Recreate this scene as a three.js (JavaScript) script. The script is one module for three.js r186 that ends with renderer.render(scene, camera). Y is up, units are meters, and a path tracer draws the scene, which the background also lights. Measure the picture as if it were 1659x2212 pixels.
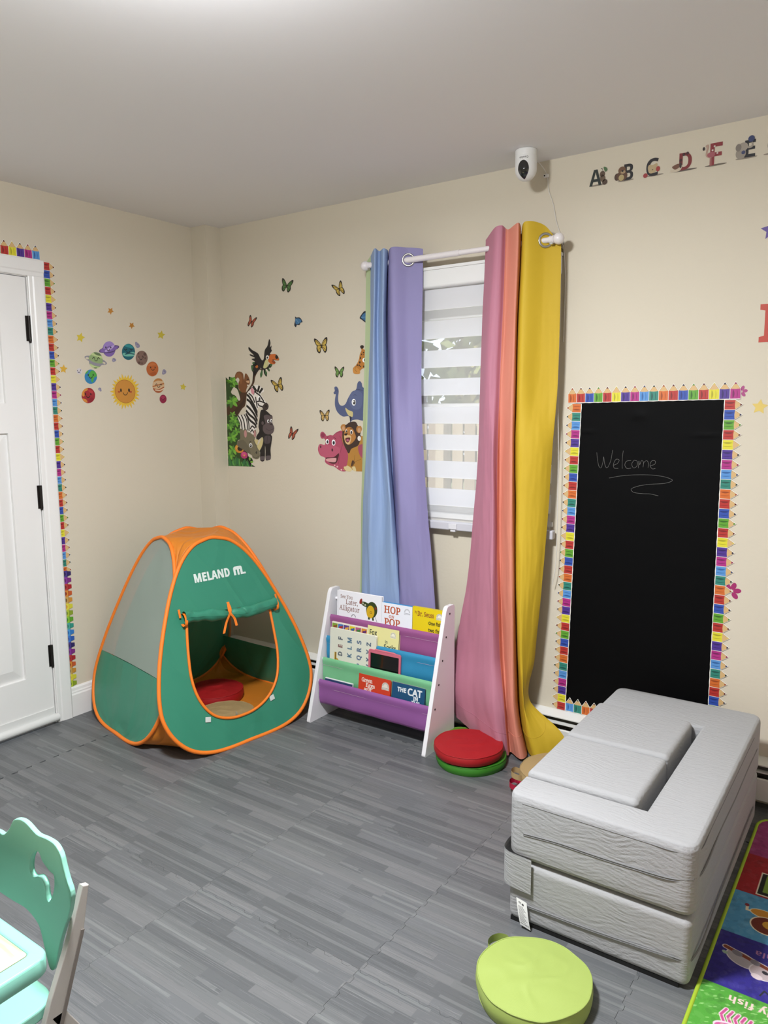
import * as THREE from 'three';
import { RoundedBoxGeometry } from 'three/addons/geometries/RoundedBoxGeometry.js';
import { mergeGeometries, mergeVertices, toCreasedNormals } from 'three/addons/utils/BufferGeometryUtils.js';
import { FontLoader } from 'three/addons/loaders/FontLoader.js';
import { RectAreaLightUniformsLib } from 'three/addons/lights/RectAreaLightUniformsLib.js';
import { TessellateModifier } from 'three/addons/modifiers/TessellateModifier.js';
import { ImprovedNoise } from 'three/addons/math/ImprovedNoise.js';

// ---------------------------------------------------------------- camera, sky, sun, lamp, exposure
const scene = new THREE.Scene();
const camera = new THREE.PerspectiveCamera(68.6, 1659 / 2212, 0.05, 60);
camera.position.set(3.188, 1.435, 2.9075);
camera.rotation.set(-0.13424, 0.60882, -0.00767, 'YXZ');
scene.background = new THREE.Color(0.78, 0.88, 1.0);
scene.backgroundIntensity = 1.45;
const sun = new THREE.DirectionalLight(0xfff2dc, 3.2);
sun.position.set(-2, 7.5, 3); sun.target.position.set(1.6, 0.5, -4);
sun.castShadow = true;
Object.assign(sun.shadow.camera, { left: -6, right: 6, top: 6, bottom: -6, near: 0.5, far: 30 });
sun.shadow.mapSize.set(2048, 2048);
scene.add(sun, sun.target);
const LAMP = { x: 2.07, z: 1.98, nits: 330, candela: 6.6, color: 0xf8fbff, glow: 2.0 };
RectAreaLightUniformsLib.init();
const renderer = new THREE.WebGLRenderer({ antialias: true });
renderer.toneMapping = THREE.LinearToneMapping;
renderer.toneMappingExposure = 0.955;
renderer.shadowMap.enabled = true;

// ---------------------------------------------------------------- helpers
const H = 2.399, RX = 4.3, RZ = 4.7, WT = 0.14;   // room height, extents, wall thickness
let seed = 7;
const rnd = () => { seed = (seed * 16807) % 2147483647; return (seed - 1) / 2147483646; };
const perlin = new ImprovedNoise();
const noise = (x, y, z = 0) => perlin.noise(x, y, z);
const V = (x, y, z) => new THREE.Vector3(x, y, z);
const V2 = (x, y) => new THREE.Vector2(x, y);
const M = (color, roughness = 0.8, extra = {}) => {
  const m = new THREE.MeshPhysicalMaterial({ color, roughness, side: THREE.DoubleSide, ...extra });
  return m;
};
const taken = {};
const numbered = (n) => { const k = taken[n] = (taken[n] ?? -1) + 1; return k ? n + '_' + String(k).padStart(3, '0') : n; };
function lit(o) { o.traverse?.((c) => { if (c.isMesh) { c.castShadow = true; c.receiveShadow = true; } }); return o; }
function tag(o, label, category, group) { o.userData.label = label; o.userData.category = category; if (group) o.userData.group = group; return o; }
function thing(name, label, category, [x, y, z] = [0, 0, 0], turn = 0, group) {
  const o = new THREE.Group(); o.name = numbered(name); o.position.set(x, y, z); o.rotation.y = turn;
  scene.add(o); return tag(o, label, category, group);
}
function part(name, geo, mat, parent, label) {
  const m = new THREE.Mesh(geo, mat); m.name = name; parent.add(m); if (label) m.userData.label = label; return m;
}
function solo(name, geo, mat, label, category, group) {
  geo.computeBoundingBox(); const b = geo.boundingBox, c = V((b.min.x + b.max.x) / 2, b.min.y, (b.min.z + b.max.z) / 2);
  geo.translate(-c.x, -c.y, -c.z);
  const m = new THREE.Mesh(geo, mat); m.name = numbered(name); m.position.copy(c); scene.add(m); return tag(m, label, category, group);
}
function struct(name, geo, mat) { const m = new THREE.Mesh(geo, mat); m.name = name; m.userData.kind = 'structure'; scene.add(m); return m; }
// axis box from two corners
const bx = (x0, x1, y0, y1, z0, z1) => new THREE.BoxGeometry(x1 - x0, y1 - y0, z1 - z0).translate((x0 + x1) / 2, (y0 + y1) / 2, (z0 + z1) / 2);
const rbx = (x0, x1, y0, y1, z0, z1, r, s = 3) => new RoundedBoxGeometry(x1 - x0, y1 - y0, z1 - z0, s, r).translate((x0 + x1) / 2, (y0 + y1) / 2, (z0 + z1) / 2);
const plain = (g) => { const q = g.index ? g.toNonIndexed() : g.clone(); for (const k of Object.keys(q.attributes)) if (!['position', 'normal', 'uv'].includes(k)) q.deleteAttribute(k); if (!q.attributes.uv) q.setAttribute('uv', new THREE.Float32BufferAttribute(new Float32Array(q.attributes.position.count * 2), 2)); return q; };
const merge = (...gs) => mergeGeometries(gs.flat().map(plain));
const tube = (pts, r, seg = 48, rad = 8, closed = false) => new THREE.TubeGeometry(new THREE.CatmullRomCurve3(pts, closed), seg, r, rad, closed);
const cyl = (a, b, r0, r1 = r0, n = 24) => {
  const d = b.clone().sub(a), g = new THREE.CylinderGeometry(r1, r0, d.length(), n);
  g.applyQuaternion(new THREE.Quaternion().setFromUnitVectors(V(0, 1, 0), d.clone().normalize()));
  return g.translate((a.x + b.x) / 2, (a.y + b.y) / 2, (a.z + b.z) / 2);
};
// a sheet from a function of two parameters in 0..1
function sheet(fn, nu, nv, uvs = [1, 1]) {
  const p = [], t = [], ix = [];
  for (let j = 0; j <= nv; j++) for (let i = 0; i <= nu; i++) { const q = fn(i / nu, j / nv); p.push(q.x, q.y, q.z); t.push(i / nu * uvs[0], j / nv * uvs[1]); }
  for (let j = 0; j < nv; j++) for (let i = 0; i < nu; i++) { const a = j * (nu + 1) + i, b = a + 1, c = a + nu + 1, d = c + 1; ix.push(a, b, d, a, d, c); }
  const g = new THREE.BufferGeometry(); g.setAttribute('position', new THREE.Float32BufferAttribute(p, 3)); g.setAttribute('uv', new THREE.Float32BufferAttribute(t, 2)); g.setIndex(ix); g.computeVertexNormals(); return g;
}
function canvas(w, h, draw) {
  const c = document.createElement('canvas'); c.width = w; c.height = h; const x = c.getContext('2d'); draw(x, w, h);
  const t = new THREE.CanvasTexture(c); t.colorSpace = THREE.SRGBColorSpace; t.anisotropy = 8; return t;
}
// grey-scale data texture from f(u, v) in 0..1, tiling
function grey(n, f, rx = 1, ry = 1) {
  const d = new Uint8Array(n * n * 4);
  for (let j = 0; j < n; j++) for (let i = 0; i < n; i++) { const v = Math.max(0, Math.min(255, 255 * f(i / n, j / n))), k = (j * n + i) * 4; d[k] = d[k + 1] = d[k + 2] = v; d[k + 3] = 255; }
  const t = new THREE.DataTexture(d, n, n); t.magFilter = THREE.LinearFilter; t.minFilter = THREE.LinearFilter; t.wrapS = t.wrapT = THREE.RepeatWrapping; t.repeat.set(rx, ry); t.needsUpdate = true; return t;
}
const tileNoise = (u, v, f) => { const a = noise(u * f, v * f, 3.1), b = noise((u - 1) * f, v * f, 3.1), c = noise(u * f, (v - 1) * f, 3.1), d = noise((u - 1) * f, (v - 1) * f, 3.1); return (a * (1 - u) + b * u) * (1 - v) + (c * (1 - u) + d * u) * v; };
// world-scaled uv by dominant normal axis (metres)
function metricUV(g, s = 1) {
  const q = g.index ? g.toNonIndexed() : g; const p = q.attributes.position, n = q.attributes.normal, uv = new Float32Array(p.count * 2);
  for (let i = 0; i < p.count; i += 3) {
    let ax = 0, ay = 0, az = 0; for (let k = 0; k < 3; k++) { ax += Math.abs(n.getX(i + k)); ay += Math.abs(n.getY(i + k)); az += Math.abs(n.getZ(i + k)); }
    for (let k = i; k < i + 3; k++) { const x = p.getX(k), y = p.getY(k), z = p.getZ(k); const [a, b] = ax > ay && ax > az ? [z, y] : ay > az ? [x, z] : [x, y]; uv[2 * k] = a * s; uv[2 * k + 1] = b * s; }
  }
  q.setAttribute('uv', new THREE.Float32BufferAttribute(uv, 2)); return q;
}
const smoothShape = (pts) => new THREE.Shape(new THREE.CatmullRomCurve3(pts.map((p) => V(p[0], p[1], 0)), true, 'catmullrom', 0.5).getPoints(pts.length * 5).map((p) => V2(p.x, p.y)));
const polyShape = (pts) => new THREE.Shape(pts.map((p) => V2(p[0], p[1])));
const fontBold = await new FontLoader().loadAsync('fonts/droid/droid_sans_bold.typeface.json');

// ---------------------------------------------------------------- shared textures and materials
const bumpPaint = grey(256, (u, v) => 0.5 + 0.35 * tileNoise(u, v, 40) + 0.15 * tileNoise(u, v, 90));
const bumpWeave = grey(256, (u, v) => 0.5 + 0.22 * Math.sin(u * 201) * Math.sin(v * 201) + 0.25 * tileNoise(u, v, 60));
const tileNoise2 = (u, v, fu, fv, s) => { const n = (a, b) => noise(a * fu, b * fv, s); return (n(u, v) * (1 - u) + n(u - 1, v) * u) * (1 - v) + (n(u, v - 1) * (1 - u) + n(u - 1, v - 1) * u) * v; };
const ridge = (n) => 1 - Math.min(1, 3.2 * Math.abs(n));
const bumpCrease = grey(512, (u, v) => 0.3 + 0.4 * ridge(1.6 * tileNoise2(u, (v + u + 0.08 * tileNoise2(u, v, 5, 5, 2)) % 1, 2, 4, 1.3)) + 0.22 * ridge(1.4 * tileNoise2(u, v, 3, 2, 4.1)) + 0.25 * tileNoise2(u, v, 7, 7, 8.8));
const bumpCrinkle = grey(512, (u, v) => { const d = (v + 0.12 * tileNoise2(u, v, 3, 3, 9) + 1) % 1; return 0.5 + 0.4 * tileNoise2(u, d, 9, 46, 2.2) + 0.2 * tileNoise2(u, v, 24, 80, 5.5) + 0.12 * tileNoise2(u, v, 110, 110, 7.7); });
const wallMat = M('#d4cbb8', 0.75, { bumpMap: bumpPaint, bumpScale: 0.0006 });
const ceilMat = M('#e9e8e9', 0.9);
const trimMat = M('#e9e8e6', 0.35);
const whitePlastic = M('#e8e8e6', 0.35);
const steel = M('#b9b9b6', 0.3, { metalness: 1 });
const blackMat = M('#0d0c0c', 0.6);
const ART = {
 w: [
  ["tree_decal","jungle foliage and bare tree branch wall sticker behind the zebra","wall sticker","jungle wall stickers",0,[239,3192,248,3210,286,3217,292,3247,340,3236,393,3244,391,3211,422,3170,438,3103,494,3082,540,3075,589,3120,633,3171,646,3230,651,3275,632,3309,629,3351,655,3360,645,3380,683,3388,719,3370,735,3331,753,3322,789,3309,861,3326,893,3357,933,3352,909,3321,883,3319,897,3292,881,3283,853,3308,833,3301,855,3268,844,3230,812,3263,806,3299,793,3296,788,3251,763,3220,754,3259,772,3297,745,3303,715,3276,681,3229,667,3177,636,3135,588,3090,554,3061,536,2982,515,2929,476,2903,418,2843,406,2816,445,2735,441,2661,433,2579,393,2552,475,2465,530,2432,548,2392,594,2373,615,2333,582,2315,623,2292,637,2284,635,2283,609,2283,244,2278,234,2279,233,2282,232,2321,240,3175],[["p","#2f4a1e",[224,3243,495,3102,456,2267,173,2256]],["f","#4a2f1c",[542,3121,637,3171,658,3229,715,3286,753,3317,789,3306,734,3285,677,3229,660,3171,588,3100,553,3035,530,2942,457,2889,406,2829,330,2836,252,2830,246,2918,364,2957,443,3003,455,3063]],["f","#3a2415",[341,2870,421,2937,489,2983,506,3036,517,2976,457,2903,387,2836]],["s","#3a2415",9,[453,3023,438,3103,365,3172]],["s","#3a2415",9,[658,3216,651,3269,661,3301]],["s","#2c2015",6,[753,3317,833,3304,906,3337]],["f","#3c6338",[661,3294,669,3334,631,3363,623,3324]],["f","#3c6338",[683,3378,646,3385,616,3369,653,3362]],["f","#3c6338",[779,3297,746,3263,763,3224,796,3257]],["f","#3c6338",[833,3298,828,3261,865,3234,870,3271]],["f","#3c6338",[874,3319,874,3298,897,3284,897,3305]],["f","#3c6338",[897,3331,923,3339,931,3360,904,3351]],["f","#5f9a35",[342,3192,377,3160,435,3155,400,3188]],["f","#79b53f",[342,3192,333,3149,372,3116,381,3159]],["f","#4c8230",[342,3192,306,3168,308,3133,344,3157]],["f","#5f9a35",[342,3192,297,3197,262,3178,307,3173]],["f","#79b53f",[342,3192,295,3214,241,3204,288,3183]],["f","#4c8230",[342,3192,345,3227,310,3252,307,3217]],["f","#5f9a35",[342,3192,395,3223,398,3270,346,3240]],["f","#79b53f",[342,3192,400,3203,427,3239,370,3229]],["f","#5f9a35",[327,2985,372,2970,418,2983,374,2998]],["f","#79b53f",[327,2985,347,2943,403,2926,384,2967]],["f","#4c8230",[327,2985,289,2950,299,2907,337,2942]],["f","#5f9a35",[327,2985,267,2986,223,2956,284,2955]],["f","#79b53f",[327,2985,290,3000,249,2990,286,2975]],["f","#4c8230",[327,2985,326,3016,291,3036,293,3005]],["f","#5f9a35",[327,2985,364,3009,363,3044,327,3020]],["f","#79b53f",[327,2985,389,2989,427,3023,366,3019]],["f","#5f9a35",[346,2782,373,2766,408,2770,382,2786]],["f","#79b53f",[346,2782,353,2752,388,2736,382,2766]],["f","#4c8230",[346,2782,310,2762,305,2731,342,2750]],["f","#5f9a35",[346,2782,302,2787,265,2767,310,2762]],["f","#79b53f",[346,2782,326,2809,282,2817,303,2789]],["f","#4c8230",[346,2782,367,2804,359,2829,338,2807]],["f","#5f9a35",[346,2782,387,2791,407,2818,366,2809]],["f","#5f9a35",[275,2714,301,2696,337,2699,311,2716]],["f","#79b53f",[275,2714,273,2684,303,2664,305,2693]],["f","#4c8230",[275,2714,241,2701,230,2675,264,2688]],["f","#5f9a35",[275,2714,242,2720,211,2707,244,2701]],["f","#79b53f",[275,2714,261,2736,227,2742,242,2720]],["f","#4c8230",[275,2714,300,2736,294,2763,269,2741]],["f","#5f9a35",[275,2714,314,2716,339,2737,300,2735]],["f","#5f9a35",[378,2748,399,2730,432,2730,412,2747]],["f","#79b53f",[378,2748,375,2723,399,2705,403,2730]],["f","#4c8230",[378,2748,339,2742,317,2717,357,2724]],["f","#5f9a35",[378,2748,357,2761,328,2759,350,2746]],["f","#79b53f",[378,2748,385,2770,367,2787,361,2766]],["f","#4c8230",[378,2748,418,2756,437,2781,398,2774]],["f","#5f9a35",[298,2591,336,2570,386,2576,348,2597]],["f","#79b53f",[298,2591,313,2559,357,2546,342,2578]],["f","#4c8230",[298,2591,274,2559,289,2526,314,2558]],["f","#5f9a35",[298,2591,245,2583,215,2551,269,2559]],["f","#79b53f",[298,2591,262,2602,225,2591,261,2580]],["f","#4c8230",[298,2591,299,2625,263,2647,263,2613]],["f","#5f9a35",[298,2591,335,2621,330,2659,293,2629]],["f","#79b53f",[298,2591,352,2597,385,2628,331,2623]],["f","#5f9a35",[379,2660,413,2641,456,2646,423,2665]],["f","#79b53f",[379,2660,371,2638,388,2620,396,2642]],["f","#4c8230",[379,2660,339,2646,326,2617,365,2631]],["f","#5f9a35",[379,2660,353,2673,320,2667,347,2654]],["f","#79b53f",[379,2660,385,2685,362,2704,357,2679]],["f","#4c8230",[379,2660,414,2669,430,2692,395,2684]],["f","#5f9a35",[321,2461,356,2447,395,2456,361,2470]],["f","#79b53f",[321,2461,322,2426,359,2404,359,2440]],["f","#4c8230",[321,2461,280,2447,265,2416,306,2431]],["f","#5f9a35",[321,2461,274,2460,240,2435,288,2436]],["f","#79b53f",[321,2461,305,2493,260,2505,276,2473]],["f","#4c8230",[321,2461,335,2485,320,2506,306,2483]],["f","#5f9a35",[321,2461,357,2467,377,2489,341,2483]],["f","#5f9a35",[270,2405,300,2383,346,2385,315,2407]],["f","#79b53f",[270,2405,263,2371,294,2347,301,2381]],["f","#4c8230",[270,2405,227,2386,216,2352,259,2371]],["f","#5f9a35",[270,2405,234,2423,189,2416,225,2398]],["f","#79b53f",[270,2405,284,2439,259,2467,245,2434]],["f","#4c8230",[270,2405,302,2409,321,2429,289,2425]],["f","#5f9a35",[320,2843,348,2834,376,2842,349,2851]],["f","#79b53f",[320,2843,316,2821,336,2804,341,2826]],["f","#4c8230",[320,2843,288,2844,264,2828,297,2827]],["f","#5f9a35",[320,2843,313,2861,289,2869,296,2851]],["f","#79b53f",[320,2843,352,2851,364,2873,333,2864]],["f","#3f7a3a",[228,2265,217,2299,189,2327,200,2293]],["f","#5ca046",[243,2266,263,2307,261,2350,242,2308]],["f","#2f6a3c",[258,2266,269,2327,250,2384,239,2324]],["f","#3f7a3a",[273,2267,280,2331,255,2392,248,2327]],["f","#5ca046",[287,2268,316,2315,320,2366,291,2318]],["f","#2f6a3c",[302,2268,297,2313,271,2352,275,2307]],["f","#3f7a3a",[317,2269,355,2327,364,2390,325,2332]],["f","#5ca046",[331,2269,323,2304,297,2333,306,2298]],["f","#2f6a3c",[346,2270,379,2322,384,2378,352,2326]],["f","#3f7a3a",[360,2270,348,2324,310,2369,322,2316]],["f","#5ca046",[375,2271,407,2317,415,2367,383,2321]],["f","#2f6a3c",[389,2271,394,2314,376,2354,372,2311]],["f","#3f7a3a",[404,2272,411,2324,392,2373,385,2321]],["f","#5ca046",[418,2272,422,2311,405,2348,402,2309]],["f","#2f6a3c",[433,2273,474,2318,492,2369,451,2324]],["f","#3f7a3a",[447,2273,487,2315,506,2362,466,2321]],["f","#5ca046",[462,2274,454,2306,431,2334,439,2301]],["f","#2f6a3c",[476,2274,493,2321,487,2368,470,2321]],["f","#3f7a3a",[490,2275,522,2313,533,2355,502,2317]],["f","#5ca046",[505,2275,532,2304,544,2337,517,2309]],["f","#2f6a3c",[519,2276,517,2312,497,2344,499,2308]],["f","#3f7a3a",[533,2276,533,2312,515,2344,515,2309]],["f","#5ca046",[547,2277,541,2312,517,2343,524,2307]],["f","#2f6a3c",[561,2278,550,2314,522,2344,533,2308]],["f","#3f7a3a",[575,2278,604,2309,617,2344,588,2313]],["f","#5ca046",[590,2279,606,2315,604,2351,588,2315]],["e","#d08a35",413,2474,69,49],["e","#e0a040",401,2484,45,28],["e","#2a1a14",423,2472,40,25],["e","#b23a6e",482,2404,53,38],["e","#d4538a",478,2414,32,23],["e","#e09a4a",484,2401,13,10],["e","#76ad3e",565,2366,13,18],["e","#76ad3e",592,2333,21,10]],[[368,3138,414,3104,438,3050,450,3000,425,2989,396,3024,369,3048,336,3057,315,3086]]],
  ["giraffe_decal","spotted giraffe head wall sticker half hidden by the green curtain edge","wall sticker","safari wall stickers",0,[2062,3469,2072,3481,2094,3482,2107,3468,2097,3448,2119,3438,2191,3411,2234,3311,2189,3244,2109,3270,2061,3248,2058,3225,2034,3216,1982,3226,1975,3272,2013,3304,2044,3348,2058,3400,2076,3432,2075,3446],[["p","#b9772f",[1972,3498,2264,3482,2261,3195,1967,3204]],["e","#2a1e18",2084,3468,23,17],["f","#c98a3e",[1977,3263,2006,3286,2057,3248,2053,3222,2012,3221,1978,3231]],["s","#6b431c",3,[2013,3288,1998,3262,2020,3238]],["e","#fff",2110,3344,22,21],["e","#1b1714",2115,3344,11,15],["e","#2e1d12",2078,3398,6,8],["e","#2e1d12",2102,3413,8,7],["e","#2e1d12",2100,3395,6,4],["e","#2e1d12",2066,3365,7,12],["e","#2e1d12",2057,3325,9,11],["e","#2e1d12",2028,3301,7,7],["e","#2e1d12",2049,3297,8,8],["e","#2e1d12",2065,3286,6,7],["e","#2e1d12",2102,3285,7,10],["e","#2e1d12",2154,3373,11,11],["e","#2e1d12",2176,3325,11,9],["e","#2e1d12",2191,3371,10,12]],[]],
  ["elephant_decal","blue grey elephant wall sticker with its trunk raised","wall sticker","safari wall stickers",0,[1732,3048,1748,3064,1744,3097,1766,3107,1787,3091,1797,3059,1788,2993,1800,2939,1836,2920,1878,2938,1910,2991,1957,3050,2008,3073,2026,3132,2052,3150,2076,3130,2093,3089,2187,3063,2244,2963,2220,2775,2087,2776,2020,2787,1960,2781,1933,2762,1918,2818,1845,2817,1782,2854,1750,2915,1749,2982,1760,3030,1742,3033],[["p","#525c80",[1720,3176,2261,3160,2256,2752,1711,2750]],["f","#5d678b",[1933,3027,2009,3061,2084,3024,2067,2906,1992,2883,1932,2931]],["f","#cbbd84",[1876,2900,1916,2877,1965,2859,1960,2812,1918,2823,1888,2859]],["s","#333a55",4,[2010,3072,2040,3071,2088,3062]],["s","#333a55",3,[1979,3017,1994,3024,2010,3015]],["s","#333a55",3,[1749,3060,1773,3066,1788,3060]],["f","#2c2f44",[1921,2817,1952,2808,1933,2766]],["e","#fff",1979,2952,25,32],["e","#3a3634",1984,2951,16,21],["e","#fff",1979,2957,6,7]],[]],
  ["hippopotamus_decal","pink smiling hippopotamus wall sticker beside the lion","wall sticker","safari wall stickers",0,[1554,2625,1561,2656,1589,2667,1621,2644,1637,2626,1685,2636,1716,2633,1764,2664,1835,2677,1895,2605,1905,2483,1894,2330,1866,2284,1796,2288,1726,2324,1654,2339,1609,2368,1612,2407,1550,2431,1522,2480,1529,2524,1554,2544,1612,2539,1612,2595,1572,2599],[["p","#ad4a63",[1517,2681,1927,2684,1920,2275,1506,2259]],["f","#b9566f",[1529,2524,1611,2539,1785,2517,1791,2444,1680,2403,1575,2419,1532,2474]],["e","#8e3450",1589,2633,25,21],["f","#4a1c24",[1620,2408,1720,2417,1788,2456,1754,2362,1671,2359]],["f","#d9a0a0",[1631,2399,1735,2411,1755,2402,1735,2368,1639,2374]],["s","#7c2c42",4,[1799,2628,1818,2604,1832,2543,1799,2450,1782,2357]],["s","#7c2c42",3,[1724,2633,1764,2658,1835,2665]],["s","#5c1f30",5,[1724,2615,1755,2597]],["s","#5c1f30",5,[1640,2607,1656,2617]],["e","#4a1c28",1557,2516,9,13],["e","#4a1c28",1705,2488,10,16],["e","#fff",1643,2569,21,26],["e","#fff",1723,2561,23,30],["e","#2a3a52",1646,2567,12,16],["e","#2a3a52",1725,2559,14,19],["e","#1b1714",1646,2565,8,10],["e","#1b1714",1726,2557,8,13],["e","#e3b4b4",1765,2325,11,9],["e","#e3b4b4",1816,2296,11,9],["e","#e3b4b4",1851,2300,11,7],["e","#e3b4b4",1732,2336,10,7]],[]],
  ["butterfly_decal","large dark green butterfly wall sticker, topmost and left of the blue curtain","wall sticker","butterfly wall stickers",0,[1158,4124,1179,4141,1217,4161,1244,4164,1243,4143,1223,4119,1210,4106,1210,4084,1197,4061,1172,4050,1160,4064,1154,4094,1145,4096,1124,4072,1105,4065,1089,4085,1090,4111,1103,4131,1098,4148,1094,4178,1104,4197,1127,4182,1149,4148,1158,4124],[["p","#241c16",[1026,4058,1237,4011,1285,4178,1076,4227]],["f","#4f7a3f",[1164,4123,1184,4137,1214,4151,1229,4148,1219,4125,1199,4112]],["f","#4f7a3f",[1163,4111,1198,4107,1198,4087,1184,4066,1171,4064,1162,4092]],["s","#241c16",3,[1167,4122,1200,4136,1222,4145]],["s","#241c16",4,[1163,4107,1178,4084,1184,4071]],["f","#4f7a3f",[1152,4126,1143,4147,1124,4172,1109,4176,1105,4151,1116,4132]],["f","#4f7a3f",[1148,4115,1114,4126,1102,4109,1103,4084,1114,4077,1138,4098]],["s","#241c16",3,[1149,4126,1128,4153,1114,4171]],["s","#241c16",4,[1145,4111,1118,4098,1106,4088]]],[]],
  ["butterfly_decal","yellow butterfly wall sticker, highest one beside the curtain","wall sticker","butterfly wall stickers",0,[1817,4030,1817,4053,1825,4085,1840,4100,1855,4081,1861,4052,1862,4035,1879,4016,1888,3990,1881,3970,1863,3978,1837,4002,1830,4000,1835,3970,1829,3956,1804,3967,1785,3990,1778,4013,1762,4025,1737,4049,1729,4070,1755,4067,1794,4046,1817,4030],[["p","#241c16",[1786,3918,1949,3964,1854,4129,1689,4085]],["f","#c2a54a",[1821,4031,1823,4052,1831,4076,1842,4080,1853,4055,1851,4036]],["f","#c2a54a",[1829,4020,1854,4031,1869,4013,1876,3990,1870,3983,1843,4003]],["s","#241c16",3,[1824,4031,1833,4057,1840,4074]],["s","#241c16",3,[1833,4016,1859,4003,1873,3994]],["f","#c2a54a",[1812,4028,1790,4043,1760,4057,1748,4055,1764,4031,1785,4018]],["f","#c2a54a",[1817,4017,1788,4013,1795,3993,1813,3972,1825,3970,1824,3998]],["s","#241c16",4,[1810,4028,1777,4042,1755,4051]],["s","#241c16",3,[1819,4012,1813,3990,1812,3977]]],[]],
  ["butterfly_decal","orange red butterfly wall sticker above the toucan","wall sticker","butterfly wall stickers",0,[658,3808,679,3822,712,3839,734,3840,727,3822,706,3802,692,3791,685,3771,669,3751,647,3742,642,3755,647,3782,641,3784,618,3764,602,3757,595,3776,604,3798,619,3816,620,3830,625,3856,639,3873,652,3859,658,3829,658,3808],[["p","#241c16",[541,3754,684,3707,768,3852,627,3900]],["f","#b4553a",[662,3807,682,3819,707,3830,718,3827,704,3807,686,3797]],["f","#b4553a",[658,3797,683,3792,677,3774,661,3756,651,3755,652,3780]],["s","#241c16",3,[664,3806,693,3817,712,3825]],["s","#241c16",4,[657,3793,662,3772,662,3761]],["f","#b4553a",[654,3809,653,3828,646,3850,637,3855,626,3833,629,3816]],["f","#b4553a",[648,3800,626,3811,612,3796,606,3774,612,3768,635,3786]],["s","#241c16",3,[652,3810,644,3834,639,3849]],["s","#241c16",4,[644,3797,621,3786,609,3778]]],[]],
  ["butterfly_decal","wide yellow butterfly wall sticker between the toucan and the giraffe","wall sticker","butterfly wall stickers",0,[1590,3514,1603,3539,1632,3573,1659,3584,1668,3560,1659,3528,1651,3510,1661,3485,1658,3455,1638,3435,1619,3448,1600,3479,1589,3479,1579,3446,1564,3432,1537,3450,1527,3479,1530,3505,1517,3523,1499,3555,1501,3579,1532,3569,1570,3538,1590,3514],[["p","#241c16",[1485,3401,1721,3411,1694,3612,1458,3605]],["f","#c2a54a",[1597,3515,1610,3537,1634,3561,1651,3562,1651,3533,1637,3513]],["f","#c2a54a",[1600,3501,1638,3507,1648,3484,1643,3457,1630,3451,1608,3480]],["s","#241c16",4,[1600,3515,1627,3540,1645,3557]],["s","#241c16",4,[1602,3496,1629,3475,1641,3462]],["f","#c2a54a",[1583,3514,1563,3535,1533,3557,1516,3558,1523,3528,1543,3510]],["f","#c2a54a",[1583,3501,1544,3503,1540,3480,1552,3453,1566,3448,1581,3479]],["s","#241c16",4,[1580,3514,1546,3537,1524,3553]],["s","#241c16",4,[1582,3495,1561,3473,1553,3459]]],[]],
  ["butterfly_decal","small light green butterfly wall sticker above the elephant trunk","wall sticker","butterfly wall stickers",0,[1808,3248,1821,3265,1845,3286,1865,3293,1868,3276,1858,3253,1850,3241,1854,3223,1848,3202,1831,3190,1820,3200,1811,3223,1804,3223,1792,3201,1780,3192,1764,3206,1760,3227,1766,3245,1759,3258,1751,3282,1755,3299,1775,3290,1797,3266,1808,3248],[["p","#241c16",[1722,3175,1886,3168,1893,3310,1729,3319]],["f","#6f9a4c",[1813,3248,1825,3263,1845,3278,1856,3278,1853,3257,1841,3245]],["f","#6f9a4c",[1814,3238,1841,3240,1845,3223,1838,3205,1828,3201,1816,3223]],["s","#241c16",3,[1815,3248,1837,3264,1852,3275]],["s","#241c16",3,[1815,3234,1830,3218,1837,3208]],["f","#6f9a4c",[1804,3248,1792,3264,1774,3281,1763,3283,1764,3262,1775,3248]],["f","#6f9a4c",[1802,3239,1775,3243,1770,3227,1775,3208,1784,3203,1798,3224]],["s","#241c16",2,[1801,3248,1781,3267,1767,3279]],["s","#241c16",3,[1801,3235,1783,3221,1776,3211]]],[]],
  ["butterfly_decal","yellow butterfly wall sticker to the right of the zebra","wall sticker","butterfly wall stickers",0,[1000,3146,1006,3171,1025,3207,1047,3221,1060,3200,1059,3168,1056,3151,1071,3129,1076,3100,1061,3079,1042,3088,1017,3115,1008,3113,1005,3081,995,3065,967,3078,950,3104,947,3129,932,3143,908,3171,905,3194,934,3189,976,3165,1000,3146],[["p","#241c16",[931,3026,1142,3069,1072,3253,860,3212]],["f","#c2a54a",[1006,3147,1013,3170,1030,3196,1044,3200,1051,3172,1043,3152]],["f","#c2a54a",[1012,3135,1045,3146,1059,3126,1061,3100,1051,3093,1024,3116]],["s","#241c16",4,[1009,3148,1028,3175,1040,3194]],["s","#241c16",4,[1016,3131,1044,3115,1058,3105]],["f","#c2a54a",[994,3145,971,3162,939,3178,923,3176,936,3149,958,3135]],["f","#c2a54a",[997,3132,961,3129,963,3107,980,3084,994,3081,1000,3112]],["s","#241c16",4,[991,3144,955,3161,931,3172]],["s","#241c16",4,[997,3127,984,3103,979,3089]]],[]],
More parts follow.
